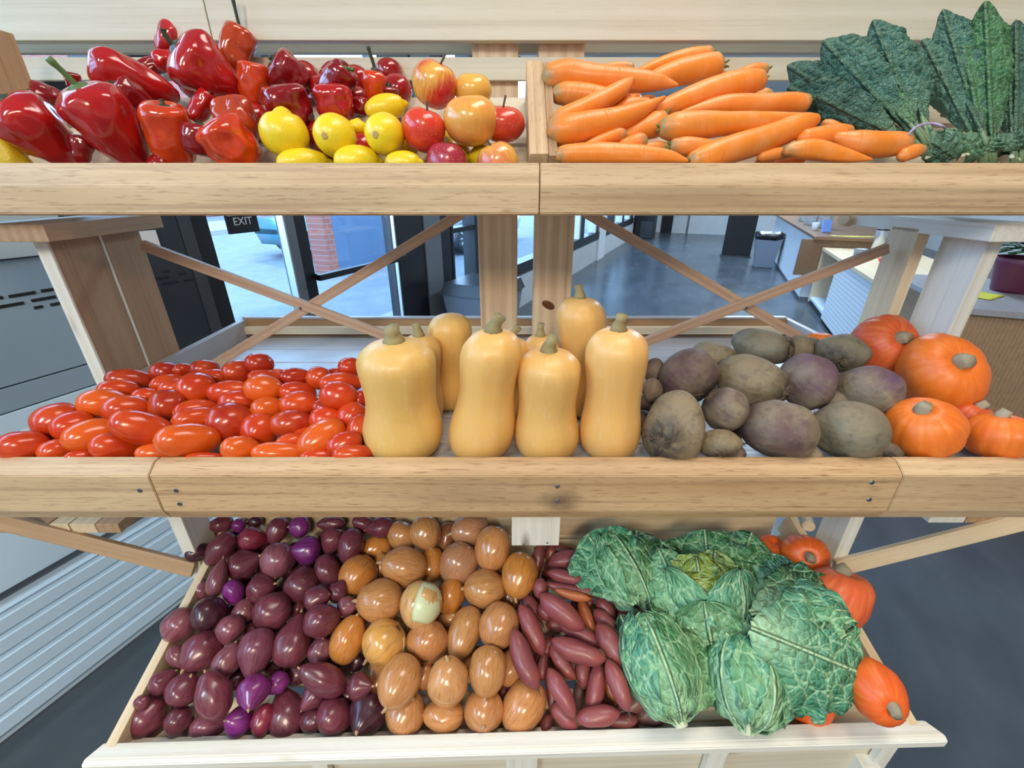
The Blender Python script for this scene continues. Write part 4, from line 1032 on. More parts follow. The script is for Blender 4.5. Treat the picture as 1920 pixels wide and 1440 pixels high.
# ---- tomatoes
tom = load('''125,540,125,68,-3;300,565,95,55,5;415,597,72,32,0,m,-.5;295,410,120,80,15;375,435,105,65,10,m,.4;475,485,135,74,12,o,.4;615,545,132,66,-5,m,.5;740,450,150,76,-17,m,.6;650,350,112,64,0;
530,320,118,66,0,o;610,248,97,44,0;675,200,115,50,-5,d;850,160,72,46,-5,d;945,148,48,30,0,d;870,215,85,40,8;755,285,70,40,0;865,335,88,77,0,d,.3;900,240,77,42,5,m,-.3;1010,245,92,74,10,m,.3;
1055,143,68,42,0,d;1105,190,77,42,-5,m,-.3;1015,358,105,52,5;1010,400,107,54,5,m,-.2;970,510,147,78,0,o,.7;845,580,125,48,-3,o;1060,600,92,26,0;1187,260,107,52,3,m,.3;1240,160,87,56,0,d;
1335,115,66,46,-10,d,.4;1225,315,87,54,-5,m,-.2;1185,420,108,92,-10,d,.5;1370,190,82,38,-5,m,-.3;1355,245,87,63,-5,o,.4;1375,345,74,53,5,o,.2;1335,460,85,82,0,m,.6;1240,555,90,60,-10,o;
1437,578,122,52,-3,o;1520,185,72,42,0,d;1425,168,42,24,0,m,-.5;1530,265,87,50,-5;1541,325,89,60,3,m,.5;1495,425,97,64,5,d,.3;1640,190,57,52,0;1755,215,97,47,0;1740,280,84,64,-5,m,.5;
1800,135,54,46,0;1725,165,42,24,0,d,-.5;1680,405,77,64,0;1500,520,72,42,10,m,-.6;1655,500,117,76,35,o,.5;1810,390,72,66,50;1845,460,75,56,80;1770,530,82,57,20,m,-.2;1645,592,82,32,0;
1812,578,87,44,0;1850,300,42,34,90,d;1575,490,62,42,0,m,-.8;1665,340,52,38,0,d,-.5''', ZT, PL_TOM, 1.17)
relax(tom, FL_MID, maxd=.06, ymin=.557)
TT = {'m': (.54, .040, .006), 'o': (.66, .095, .008), 'd': (.38, .020, .006)}
WT = {'m': '', 'o': 'orange-tinged', 'd': 'deep red'}
for it in tom: finish(it); it.word = WT[it.code]
heap_labels(tom, 13, 'plum tomato')
for it in tom:
    o = body('plum_tomato', it, prof_super(18, 2.35), M['tomato'], vary(TT[it.code], .06), tilt=random.uniform(-.2, .3), spin=random.uniform(0, 6), flip=random.random() < .5, seg=28, wob=.03, seed=random.random()*40)
    tag(o, it.label, 'tomato', 'plum tomatoes on the middle shelf')
    zt = it.Lm
    child_lathe('stem_scar', o, [(zt*.97, .0032), (zt*.995, .0028), (zt*1.006, .0012)], M['scar'], seg=10, jag=.2)
# ---- beetroots
bet = load('''215,580,165,140,80,t,.8;470,487,108,96,40,p,.5;440,655,98,66,5,t;725,585,190,130,-15,b;1065,590,195,130,-5,g;285,325,145,113,35,b,.6;590,350,175,113,-20,t,.5;865,350,140,124,0,p;
1170,395,170,110,-12,u,.4;405,225,102,66,-10,t;650,185,140,78,-10,g,.4;1030,215,135,85,-5,g,.3;830,195,66,62,0,t,-.8;884,178,48,38,0,b,-.8;120,300,48,56,0,b,-.5;112,400,45,60,0,b,-.5;
990,450,82,52,0,b,-1;553,560,55,60,0,b,-1;590,150,90,52,0,g,-.8''', ZB, PL_BEET, 1.10)
pmk = load('''1235,180,172,142,0,r,-.3;1515,310,220,180,10,q,.6;1430,580,205,140,0,q,.3;1790,615,190,108,0,q,.3;1650,545,130,95,0,r,-1;925,150,75,36,0,q,-1.5;1960,600,80,72,0,r,-1''', ZB, PL_BEET, 1.10)
relax(bet+pmk, FL_MID, maxd=.10, ymin=.557)
TBE = {'t': (.24, .175, .085), 'p': (.135, .07, .095), 'b': (.10, .052, .055), 'g': (.19, .17, .11), 'u': (.115, .058, .095)}
WBE = {'t': 'tan', 'p': 'purple-grey', 'b': 'dark brown', 'g': 'grey-green', 'u': 'smooth purple'}
rootdir = [(-60, 60, .95), (-70, -60, .3), (10, 60, .5), (-160, -20, .0), (-150, -30, -.3), (85, 90, .2), (140, 50, .2), (80, 60, -.6), (60, -30, -.9), (60, 40, .2), (140, 10, .25), (-10, 15, 1.2)]
for it in bet: finish(it); it.word = WBE[it.code]
heap_labels(bet, 22, 'beetroot')
for i, it in enumerate(bet):
    if i < len(rootdir):
        dx, dy, tl = rootdir[i]
    else: dx, dy, tl = random.uniform(-1, 1), 1, .2
    # axis towards the crown end as seen
    dn = it.d.normalized()
    P = it.d*it.t; d2 = ray(it.u+dx*.2, it.v+dy*.2); Q = d2*(P.dot(dn)/d2.dot(dn)); ax = (Q-P).normalized()
    z = (ax*math.cos(tl)-dn*math.sin(tl)).normalized(); y = (dn-z*dn.dot(z)).normalized() if abs(dn.dot(z)) < .98 else z.orthogonal().normalized(); x = y.cross(z)
    # keep the seen outline: scale body along screen axes
    Mo = Matrix((x, y, z)).transposed().to_4x4(); Mo.translation = it.c
    vs, fs, uvs = solid(prof_super(26, 2.15), 1, 1, seg=44, wob=.07, seed=i*3.3, wf=1.3)
    bxn = dn.cross(it.ax).normalized(); out = []
    for v_ in vs:
        wv = Mo.to_3x3() @ V(v_)
        out.append(Mo.to_3x3().transposed() @ (it.ax*(wv.dot(it.ax)*it.Lm)+bxn*(wv.dot(bxn)*it.Wm)+dn*(wv.dot(dn)*min(it.Wm, it.Lm))))
    o = mesh_obj('beetroot', out, fs, M['beet'], Mo, None, True, uvs); o.color = (*vary(TBE[it.code], .1), 1)
    tag(o, it.label, 'beetroot', 'beetroots on the middle shelf')
    top = max(out, key=lambda q: q.z) if True else None
    zt = max(q.z for q in out); w = it.Wm
    child_lathe('crown', o, [(zt*.93, w*.30), (zt*.99, w*.24), (zt*1.03, w*.16), (zt*1.05, w*.05)], M['rootbrown'], seg=20, jag=.5, seed=i)
    if i < 14:
        rt_ = []
        for q in range(5 if w > .03 else 3):
            a = random.uniform(0, 2*PI); r0 = w*.22
            p0 = V((math.cos(a)*r0, math.sin(a)*r0, zt*1.0)); p1 = V((math.cos(a)*w*.5, math.sin(a)*w*.5, zt*.93)); p2 = V((math.cos(a+.4)*w*.72, math.sin(a+.4)*w*.72, zt*.80))
            child_tube('rootlet', o, [p0, p1, p2], [.0016, .0012, .0006], M['rootbrown'], 6)
# ---- pumpkins
def pumpkin_prof():
    out = []
    for i in range(29):
        a = PI*i/28; z = -math.cos(a); r = math.sin(a)**.82 if 0 < i < 28 else .01
        r = max(r, .01)
        if z > 0: z -= .20*math.exp(-(r/.26)**2)
        else: z += .12*math.exp(-(r/.25)**2)
        out.append((z, r))
    return out
def pumpkin(it, colr, label, stem_px=None, upright=0.75, group='pumpkins on the middle shelf', stem=True, seed=1, squash_=.82):
    """stem_px: where the stalk shows (photo pixels) relative to the centre"""
    finish(it); dn = it.d.normalized(); R_ = (it.Lm+it.Wm)/2
    if stem_px is not None:
        du, dv = stem_px; d2 = ray(it.u+du, it.v+dv); P = it.d*it.t; Q = d2*(P.dot(dn)/d2.dot(dn)); off = (Q-P)
        m_ = min(off.length/R_, .97); z = (off.normalized()*m_-dn*math.sqrt(1-m_*m_)).normalized()
    else: z = V((0, 0, 1))
    y = (dn-z*dn.dot(z)).normalized(); x = y.cross(z); Mo = Matrix((x, y, z)).transposed().to_4x4(); Mo.translation = it.c
    lob = lambda th, zz: 1-.05*abs(math.sin(th*5+seed))**8*0-.035*(1-abs(math.cos(th*5+seed)))**2
    vs, fs, uvs = solid(pumpkin_prof(), 1, squash_+.1, seg=100, lobes=lob, wob=.03, seed=seed)
    bxn = dn.cross(it.ax).normalized(); out = []; R3 = Mo.to_3x3(); RT = R3.transposed()
    for v_ in vs:
        wv = R3 @ V(v_); out.append(RT @ (it.ax*(wv.dot(it.ax)*it.Lm)+bxn*(wv.dot(bxn)*it.Wm)+dn*(wv.dot(dn)*R_*.95)))
    o = mesh_obj('pumpkin', out, fs, M['pumpkin'], Mo, None, True, uvs); o.color = (*colr, 1)
    tag(o, label, 'pumpkin', group)
    if stem:
        zt = max((q for q in out if V((q.x, q.y)).length < R_*.2 and q.z > 0), key=lambda q: q.z).z-.004
        s_ = child_tube('stem', o, [V((0, 0, zt-.006)), V((0, 0, zt+.006)), V((.003, .002, zt+.011)), V((.005, .003, zt+.015))], [R_*.27, R_*.22, R_*.20, R_*.17], M['corky'], 12, .35); s_.color = (.34, .29, .20, 1)
    return o
PC = {'r': (.62, .085, .022), 'q': (.80, .17, .012)}
sp_ = [(45, -18), (52, -25), (0, -42), (12, -46), (30, -36), None, (40, -30)]
lb_ = ['red pumpkin leaning on the right post, at the top of the heap', 'largest mottled orange pumpkin with its stalk turned to the side, above two others', 'bright orange pumpkin on the beam beside the beetroots, stalk upwards',
       'orange pumpkin at the far end of the middle shelf', 'dull red pumpkin tucked between the two orange ones on the middle shelf', 'small orange pumpkin barely showing behind the back beetroots', 'red pumpkin cut by the picture edge on the middle shelf']
for i, it in enumerate(pmk): pumpkin(it, PC[it.code], lb_[i], sp_[i], seed=i+1, stem=i != 5)

exec_fill = [
 fillers(red, FL_LOW, .022, 'red_onion', 'onion', 'red onions buried in the slanted bin', 'small red onion buried between others, only partly seen', M['redonion'], (.10, .022, .03), onion_prof(.2), 3, .026, .39, xlim=(-.595, .6), others=low),
 fillers(brn, FL_LOW, .026, 'brown_onion', 'onion', 'brown onions buried in the slanted bin', 'brown onion buried between others, only partly seen', M['onion'], (.40, .16, .055), onion_prof(.2), 4, .03, .39, others=low),
 fillers(swt, FL_LOW, .015, 'sweet_potato', 'sweet potato', 'sweet potatoes buried in the slanted bin', 'small sweet potato buried between others, only partly seen', M['sweet'], (.20, .045, .05), prof_super(14, 1.9), 5, .022, .39, 1.7, others=low),
 fillers(tom, FL_MID, .020, 'plum_tomato', 'tomato', 'plum tomatoes buried in the heap', 'plum tomato buried between others, only partly seen', M['tomato'], (.58, .02, .008), prof_super(14, 2.3), 6, .026, .56, 1.3),
 fillers(bet, FL_MID, .024, 'beetroot', 'beetroot', 'beetroots buried in the heap', 'beetroot buried between others, only partly seen', M['beet'], (.12, .08, .07), prof_super(16, 2.1), 7, .028, .56, 1.1)]
# ---- butternut squashes
SQ = [(0, .45), (.015, .66), (.05, .84), (.11, .96), (.18, 1.0), (.26, .985), (.34, .93), (.43, .86), (.53, .825), (.63, .84), (.73, .875), (.82, .89), (.885, .85), (.94, .72), (.975, .50), (.995, .24), (1.0, .08)]
def squash(px, vb, vtop, Y, rpx, leanpx, neck, label, stem=(0, 0), seed=0, has_stem=True):
    zt = kk(vtop)*Y; h = zt+.4248
    Zb = Y*CT+.36*ST; R_ = rpx/F*Zb
    x0 = (px-960)/F*(Y*CT+.39*ST); xt = (px+leanpx-960)/F*(Y*CT-zt*ST); lean = (xt-x0)/h
    vs = []; uvs = []; nr = 40; seg = 48
    prof = []
    for i in range(nr+1):
        t = i/nr; t = t if t < .5 else t
        r = interp(SQ, t)
        if t > .4: r = r*(1+(neck/.87-1)*min(1, (t-.4)/.25))
        prof.append((t, r))
    pr2 = [(prof[i][0], sum(prof[max(0, min(nr, i+d_))][1] for d_ in (-1, 0, 1))/3 if 1 < i < nr-2 else prof[i][1]) for i in range(nr+1)]
    for i, (t, r) in enumerate(pr2):
        for j in range(seg):
            th = 2*PI*j/seg; k = 1-.012*(1+math.cos(10*th+seed))*(.4+t)*.9
            w = 1+.035*noise.noise(V((math.cos(th)*1.1+seed*3, math.sin(th)*1.1, t*3)))
            x = R_*r*k*w*math.cos(th); y = R_*r*k*w*math.sin(th)
            vs.append((x+lean*h*t, y, h*t*(1+.0*x))); uvs.append((j/seg, t))
    fs = []
    for i in range(nr):
        for j in range(seg):
            k = (j+1) % seg; fs.append((i*seg+j, i*seg+k, (i+1)*seg+k, (i+1)*seg+j))
    fs.append(tuple(reversed(range(seg)))); fs.append(tuple(nr*seg+j for j in range(seg)))
    o = mesh_obj('butternut_squash', vs, fs, M['squash'], Matrix.Translation(W(x0, Y, -.4248)), None, True, uvs); o.color = (*vary((.77, .44, .12), .04), 1)
    tag(o, label, 'squash', 'butternut squashes on the middle shelf')
    if has_stem:
        tx = lean*h; sx, sy = stem
        pts = [V((tx, 0, h-.006)), V((tx, 0, h+.004)), V((tx+sx*.5, sy*.5, h+.013)), V((tx+sx, sy, h+.021))]
        s_ = child_tube('stem', o, pts, [R_*.30, R_*.22, R_*.16, R_*.19], M['corky'], 10, .3); s_.color = (.33, .27, .12, 1)
def zs(x, y): return 640+x/3.2, 560+y/3.2
squash(757, 862, 638, .634, 75, -17, .90, 'stout butternut squash beside the tomatoes, first of the front four', (.0, -.004), 1)
squash(897, 862, 618, .628, 63, 30, .84, 'leaning butternut squash with its neck tilted towards the far side, second of the front four', (.010, -.002), 2)
squash(1023, 860, 656, .628, 62, 8, .91, 'shortest butternut squash, third of the front four, with a flat dry stalk', (.004, -.008), 3)
squash(1142, 860, 616, .628, 58, 20, .93, 'upright tall butternut squash beside the beetroots, last of the front four', (.002, -.002), 4)
squash(790, 800, 628, .742, 42, -4, .9, 'butternut squash peeping out behind the stout front one', (-.004, .0), 5)
squash(843, 771, 588, .805, 42, 0, .95, 'tall stalkless butternut squash standing alone in the back row by the tomatoes', (0, 0), 6, False)
squash(938, 800, 634, .742, 40, 22, .9, 'butternut squash almost hidden behind the leaning one', (.012, 0), 7)
squash(1018, 790, 628, .742, 37, -4, .9, 'deep yellow butternut squash between the two central posts, behind the shortest', (.0, -.002), 8)
squash(1096, 780, 556, .775, 44, -8, 1.0, 'tallest butternut squash in the back row, in front of the knotty post', (-.004, .002), 9)
# ---- peppers
def pep_prof(long):
    P_ = [(-1, .05), (-.975, .18), (-.90, .34), (-.65, .56), (-.35, .74), (0, .88), (.3, .97), (.50, 1.0), (.70, .97), (.84, .84), (.94, .62), (.98, .40), (.95, .18), (.91, .05)] if long else \
         [(-.86, .05), (-.92, .18), (-.97, .38), (-.96, .58), (-.86, .76), (-.6, .90), (-.3, .96), (0, .99), (.3, 1.0), (.55, .99), (.78, .92), (.92, .74), (.96, .52), (.90, .30), (.80, .14), (.77, .05)]
    zs_ = [p[0] for p in P_]; out = []
    for q in catmull([V((p[0], p[1], 0)) for p in P_], 40): out.append((q.x, max(q.y, .02)))
    return out
PP = {'L': pep_prof(True), 'B': pep_prof(False)}
peppers = '''240,760,325,150,140,r,.3,L,.15,0,fat red pointed pepper nearest the edge with a long pink sheen;635,735,330,165,128,r,.8,L,.2,G,biggest red pepper with a long green stalk raised;960,750,185,132,105,o,.4,B,.25,0,upright orange-red pepper on the front beam;
1300,815,185,132,130,o,.8,B,.1,0,squat orange-red pepper lying on the front beam;1335,690,135,125,100,q,.0,B,-.9,D,orange pepper facing forward with its stalk inside a hollow crown;
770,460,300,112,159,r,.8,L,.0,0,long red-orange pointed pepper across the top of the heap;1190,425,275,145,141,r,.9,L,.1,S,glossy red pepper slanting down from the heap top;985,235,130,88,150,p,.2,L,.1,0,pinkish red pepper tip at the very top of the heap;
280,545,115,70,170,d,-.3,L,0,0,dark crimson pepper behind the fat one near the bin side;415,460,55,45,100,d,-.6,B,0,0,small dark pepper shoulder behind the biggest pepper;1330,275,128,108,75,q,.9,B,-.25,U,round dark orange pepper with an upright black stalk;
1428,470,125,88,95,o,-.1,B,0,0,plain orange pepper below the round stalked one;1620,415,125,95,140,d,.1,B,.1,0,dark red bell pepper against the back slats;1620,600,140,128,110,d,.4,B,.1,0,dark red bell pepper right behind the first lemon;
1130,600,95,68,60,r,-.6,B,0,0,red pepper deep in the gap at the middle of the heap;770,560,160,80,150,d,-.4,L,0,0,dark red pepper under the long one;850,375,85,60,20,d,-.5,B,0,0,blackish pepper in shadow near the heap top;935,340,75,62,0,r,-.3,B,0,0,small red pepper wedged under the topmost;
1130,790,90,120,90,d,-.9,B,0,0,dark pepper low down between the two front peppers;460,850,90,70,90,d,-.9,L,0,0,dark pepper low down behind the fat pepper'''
pep = []
for r in parse(peppers.replace('\n', '')):
    it = mk_item(float(r[0])/3, float(r[1])/3, float(r[2])/3, float(r[3])/3*1.06, float(r[4]), PL_UP, layer=float(r[6])*.022)
    it.code = r[5]; it.ty = r[7]; it.tilt = float(r[8]); it.st = r[9]; it.label = ','.join(r[10:]); pep.append(it)
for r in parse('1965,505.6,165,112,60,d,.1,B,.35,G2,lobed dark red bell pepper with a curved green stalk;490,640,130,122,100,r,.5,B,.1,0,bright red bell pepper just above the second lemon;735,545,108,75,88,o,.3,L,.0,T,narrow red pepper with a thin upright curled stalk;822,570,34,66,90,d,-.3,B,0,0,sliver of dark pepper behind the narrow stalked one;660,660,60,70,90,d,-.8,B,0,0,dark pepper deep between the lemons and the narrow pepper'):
    x, y = float(r[0]), float(r[1]); 
    if x > 1500: x = 490; y = 545
    it = mk_item(480+x/3.31, y/3.31, float(r[2])/3.31, float(r[3])/3.31, float(r[4]), PL_UP, layer=float(r[6])*.022)
    it.code = r[5]; it.ty = r[7]; it.tilt = float(r[8]); it.st = r[9]; it.label = ','.join(r[10:]); pep.append(it)
lem = []
for r in parse('180,835,158,155,97,N,.6,lemon with its nipple pointing up, first in the row;490,842,150,142,0,F,.6,lemon with its round stalk scar facing forward;800,835,138,138,0,G,.7,lemon with a scar low on its side, under the topmost lemon;805,668,130,90,10,0,-.2,topmost lemon, behind and above the others;300,1012,168,92,0,0,.9,lemon lying sideways on the front beam below the nippled one;630,1002,146,104,0,0,.9,lemon low on the front beam between the two scarred lemons;915,1010,116,76,0,S2,.8,smallest lemon low on the front beam beside the apples;632,790,52,62,90,0,-.7,lemon hidden behind the two scarred ones'):
    it = mk_item(480+float(r[0])/3.31, float(r[1])/3.31, float(r[2])/3.31, float(r[3])/3.31, float(r[4]), PL_UP, layer=float(r[6])*.022)
    it.st = r[5]; it.label = ', '.join(r[7:]); lem.append(it)
app = []
for r in parse('1108,528,145,150,75,.60,.015,.03,.8,.5,1.0,red and yellow apple with a stalk, topmost of the apples;1335,752,163,172,95,.80,.30,.06,.8,.42,0,largest yellow-orange apple in the middle of the pile;1042,812,137,140,80,.70,.05,.02,.5,.75,.9,red-orange apple beside the lemons with a short stalk;1345,565,112,118,90,.75,.35,.06,-.4,.1,0,yellow apple behind the largest one;1530,772,116,145,88,.62,.05,.02,-.1,.75,.9,striped red apple against the divider;1185,1034,155,132,90,.38,.03,.05,.9,1,.8,purplish red apple low on the front beam;1505,1034,150,134,110,.66,.14,.08,.9,.45,.8,pink and yellow apple low on the front beam by the divider'):
    it = mk_item(480+float(r[0])/3.31, float(r[1])/3.31, float(r[2])/3.31, float(r[3])/3.31, float(r[4]), PL_UP, layer=float(r[8])*.022)
    it.colr = (float(r[5]), float(r[6]), float(r[7])); it.bl = float(r[9]); it.st = float(r[10]); it.label = ', '.join(r[11:]); app.append(it)
yel = mk_item(14, 285, 60, 26, -52, PL_UP, .02); yel.label = 'yellow pepper under the fat red one at the picture edge'
relax(pep+lem+app+[yel], FL_UP, maxd=.09, ymin=.754)
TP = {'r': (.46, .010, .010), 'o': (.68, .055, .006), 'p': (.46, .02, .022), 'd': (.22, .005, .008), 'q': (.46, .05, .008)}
for i, it in enumerate(pep):
    finish(it); n3 = 3 if it.ty == 'L' else random.choice((3, 4)); ph = random.uniform(0, 6); am = .05 if it.ty == 'L' else .09
    def lob(th, z, n3=n3, ph=ph, am=am): return 1-am*(1-abs(math.cos((th*n3+ph)/2)))*(1 if z > -.2 else .5)*1.3
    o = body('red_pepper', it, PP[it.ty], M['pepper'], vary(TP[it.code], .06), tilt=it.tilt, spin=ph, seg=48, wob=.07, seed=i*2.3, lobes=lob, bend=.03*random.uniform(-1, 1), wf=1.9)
    tag(o, it.label, 'pepper', 'red peppers in the upper bin')
    w = it.Wm; L_ = it.Lm; zb = L_*(.92 if it.ty == 'L' else .78)
    sm_ = M['green'] if it.st.startswith('G') else M['darkgreen']
    if it.st == '0' and it.tilt >= 0 and random.random() < .4: continue
    shapes = {'G': [(0, 0, 0), (.02, .02, .06), (.06, -.05, .45), (.16, -.1, .85)], 'G2': [(0, 0, 0), (0, 0, .1), (.2, -.1, .35), (.45, -.1, .5)], 'U': [(0, 0, 0), (0, 0, .2), (.06, 0, .7), (.12, 0, 1.45)], 'T': [(0, 0, 0), (0, 0, .3), (-.25, 0, .9), (-.55, 0, 1.5)], 'S': [(0, 0, 0), (.0, 0, .15), (.1, 0, .4), (.2, 0, .5)]}
    sh = shapes.get(it.st, [(0, 0, 0), (0, 0, .12), (.05, 0, .25), (.1, 0, .34)])
    # express the stalk in the frame of the picture plane for the raised ones
    pts = [V((p[0]*w, p[1]*w, zb+p[2]*max(w, .02))) for p in sh]
    if it.st in 'UT' and it.st != '0':
        Rinv = (it.M.to_3x3()).transposed(); b0 = V((0, 0, zb)); uvw = V((0, 0, 1)); pts = [b0-V((0, 0, .004))]+[b0+Rinv @ V((p[0]*w*.5, -.004*q_, p[2]*w*1.15)) for q_, p in enumerate(sh[1:])]
    rr = max(w*.085, .0028)
    s_ = child_tube('stem', o, [q for q in catmull(pts, 10)], [rr*(1.5 if k_ == 0 else 1.0 if k_ < 9 else 1.25) for k_ in range(11)], sm_, 10, .15)
    child_lathe('calyx', o, [(zb-.002, w*.34), (zb+.003, w*.30), (zb+.007, w*.14)], sm_, seg=20, jag=.35, seed=i)
finish(yel); o = body('yellow_pepper', yel, PP['L'], M['pepper'], (.75, .50, .02), seg=40, wob=.05, seed=5); tag(o, yel.label, 'pepper'); o.data.materials[0] = M['lemon']
lemp = []
for i in range(25):
    a = PI*i/24; z = -math.cos(a); r = max(math.sin(a), .03)**.92
    if z > .86: r = max(r*.75, .13*(1.14-z)/.28); z = z+.12*(z-.86)/.14
    lemp.append((z, r))
for i, it in enumerate(lem):
    finish(it); tl = -1.15 if it.st in 'FG' else .25 if it.st == 'S2' else -.1
    o = body('lemon', it, lemp, M['lemon'], vary((.86, .62, .012), .03), tilt=tl, spin=i, flip=False, seg=36, wob=.02, seed=i*3.1)
    tag(o, it.label, 'lemon', 'lemons in the upper bin'); zt = it.Lm*1.0
    if it.st in 'FG':
        o2 = child_lathe('stem_scar', o, [(-zt*.985, .0055), (-zt*1.01, .0045), (-zt*1.0, .002)], M['scar'], seg=14, jag=.15)
apf = []
for i in range(31):
    a = PI*i/30; z = -math.cos(a); r = max(math.sin(a), .01)**.88; r *= (1+.06*z)
    if z > 0: z -= .30*math.exp(-(r/.26)**2)
    else: z += .18*math.exp(-(r/.22)**2)
    apf.append((z*.95, r))
for i, it in enumerate(app):
    finish(it)
    o = body('apple', it, apf, M['apple'], it.colr, tilt=.10, spin=i*1.7, seg=40, wob=.02, seed=i*1.9, L_=it.Lm*1.10, R_=it.Wm*.98, alpha=it.bl, lobes=lambda th, z: 1+.012*math.cos(5*th)*(1 if z < -.3 else .4))
    tag(o, it.label, 'apple', 'apples in the upper bin')
    zb = it.Lm*.64; w = it.Wm
    if it.st: child_tube('stem', o, [V((0, 0, zb)), V((w*.02, 0, zb+w*.28)), V((w*.10, 0, zb+w*.68*it.st))], [.0022, .0016, .0021], M['rootbrown'], 8)
# ---- carrots
car_ = []
def carrot(Z, pts, rad, layer, label, crown='n', col=(.82, .225, .02)):
    (x0, y0), k = Z
    P_ = [(x0+p[0]/k, y0+p[1]/k) for p in pts]; um = sum(p[0] for p in P_)/len(P_); vm = sum(p[1] for p in P_)/len(P_)
    it = Item(); it.u, it.v = um, vm; it.d = ray(um, vm); it.t0 = it.t = pl_t(um, vm, *PL_UP)-layer*.022
    it.offs = []; it.rads = []
    base = pl_t(um, vm, *PL_UP)
    for (u, v), r in zip(P_, rad):
        d = ray(u, v); tt = pl_t(u, v, *PL_UP); tt = base+(tt-base)*.6; it.offs.append(d*(tt/base)-it.d); it.rads.append(r/k/F*1.02)
    it.w = max(it.rads); it.label = label; it.crown = crown; it.col = col; car_.append(it)
carrot(ZC, [(195, 340), (320, 320), (500, 340), (800, 365), (1000, 375), (1160, 398)], [88, 98, 90, 80, 60, 12], .5, 'thick carrot at the top left corner of its bin, against the divider')
carrot(ZC, [(1395, 165), (1250, 190), (1050, 240), (880, 300)], [52, 60, 50, 30], -.2, 'topmost carrot, behind the stubby one, pointing down to the divider', 'g')
carrot(ZC, [(1445, 255), (1330, 275), (1150, 310), (980, 360), (860, 400)], [88, 92, 85, 60, 20], .3, 'stubby thick carrot with cut green top near the top of the heap', 'G')
carrot(ZC, [(1775, 365), (1650, 385), (1450, 430), (1250, 500), (1080, 560), (960, 600)], [72, 92, 88, 78, 60, 30], .4, 'long carrot with a brown-green shoulder running across the heap', 'g')
carrot(ZC, [(1815, 285), (1720, 290), (1600, 330)], [42, 46, 30], -.3, 'small carrot end sticking up behind the brown-shouldered one', 'g')
carrot(ZC, [(255, 470), (330, 465), (500, 480), (700, 520), (900, 560)], [62, 80, 78, 65, 20], -.2, 'green-tinged carrot under the thick corner carrot', 'g')
carrot(ZC, [(225, 650), (300, 635), (450, 580), (620, 500), (750, 420), (825, 345)], [40, 60, 68, 68, 55, 14], .8, 'carrot slanting up steeply over the corner carrot')
carrot(ZC, [(232, 735), (330, 740), (500, 705), (700, 660), (880, 590), (1065, 490)], [85, 108, 98, 85, 60, 12], .9, 'big bulging carrot curving up from the divider')
carrot(ZC, [(1045, 650), (1000, 690), (900, 730), (780, 770), (600, 800)], [60, 88, 70, 50, 20], -.2, 'carrot with green leaf stub in the middle of the heap, partly buried', 'G')
carrot(ZC, [(1060, 720), (1150, 715), (1300, 705), (1500, 690), (1800, 670), (2115, 620)], [70, 100, 98, 82, 65, 14], .6, 'long bright carrot starting at the middle and pointing to the kale', 'g')
carrot(ZC, [(2120, 535), (2000, 530), (1800, 545), (1500, 550), (1200, 600)], [60, 68, 72, 66, 15], .3, 'ringed carrot with a blunt end above the long bright one')
carrot(ZC, [(265, 930), (330, 920), (600, 915), (900, 925), (1100, 940), (1235, 968)], [45, 68, 78, 70, 48, 12], 1.0, 'straight carrot along the front beam beside the divider')
carrot(ZC, [(755, 765), (700, 775), (550, 830), (400, 890)], [38, 48, 40, 15], .5, 'finger-sized carrot rising from the front straight one')
carrot(ZC, [(900, 820), (850, 830), (740, 850)], [55, 62, 40], .1, 'short carrot stub behind the finger-sized carrot')
carrot(ZC, [(1130, 855), (1220, 860), (1350, 865), (1500, 870)], [50, 66, 60, 40], .3, 'small carrot crown in front of the middle of the heap', 'g')
carrot(ZC, [(1275, 965), (1400, 935), (1600, 870), (1850, 790), (2080, 700), (2200, 655)], [62, 92, 98, 92, 82, 40], 1.0, 'largest front carrot rising from the beam towards the kale', 'g')
carrot(ZC, [(1090, 865), (1000, 860), (900, 870)], [32, 38, 25], -.3, 'tiny carrot in the gap below the leaf stub')
carrot(ZC, [(820, 265), (720, 262), (600, 270)], [28, 34, 25], -.3, 'carrot peeping over the thick corner carrot')
carrot(ZC, [(940, 540), (800, 560), (660, 590)], [40, 60, 40], -.4, 'carrot buried under the two slanting carrots')
carrot(ZC, [(1560, 345), (1480, 320), (1380, 330)], [25, 30, 30], -.5, 'small carrot hidden behind the long brown-shouldered one')
carrot(ZK, [(565, 790), (600, 805), (680, 850)], [22, 34, 38], .1, 'small carrot tip poking up by the kale')
carrot(ZK, [(725, 845), (640, 860), (540, 880), (430, 890)], [38, 58, 62, 50], .3, 'carrot half under the largest front carrot, by the kale')
carrot(ZK, [(1095, 915), (1040, 925), (900, 930), (760, 915), (640, 880)], [52, 70, 76, 70, 30], .8, 'smooth carrot with a brown crown at the kale end', 'g')
carrot(ZK, [(325, 965), (400, 960), (520, 965), (700, 1000), (870, 1025)], [30, 52, 60, 42, 8], 1.1, 'pointed carrot on the front beam at the kale end')
carrot(ZK, [(1190, 965), (1140, 975), (1070, 1000)], [34, 44, 40], .5, 'last carrot in the corner of the kale bunch')
carrot(ZK, [(225, 605), (180, 605), (130, 620)], [22, 34, 28], -.3, 'pale carrot tip above the ringed carrot', 'n', (.75, .33, .12))
carrot(ZK, [(320, 985), (250, 990), (160, 1010)], [34, 38, 30], -.3, 'shaded carrot in the gap above the front beam')
relax(car_, FL_UP, maxd=.08, ymin=.754)
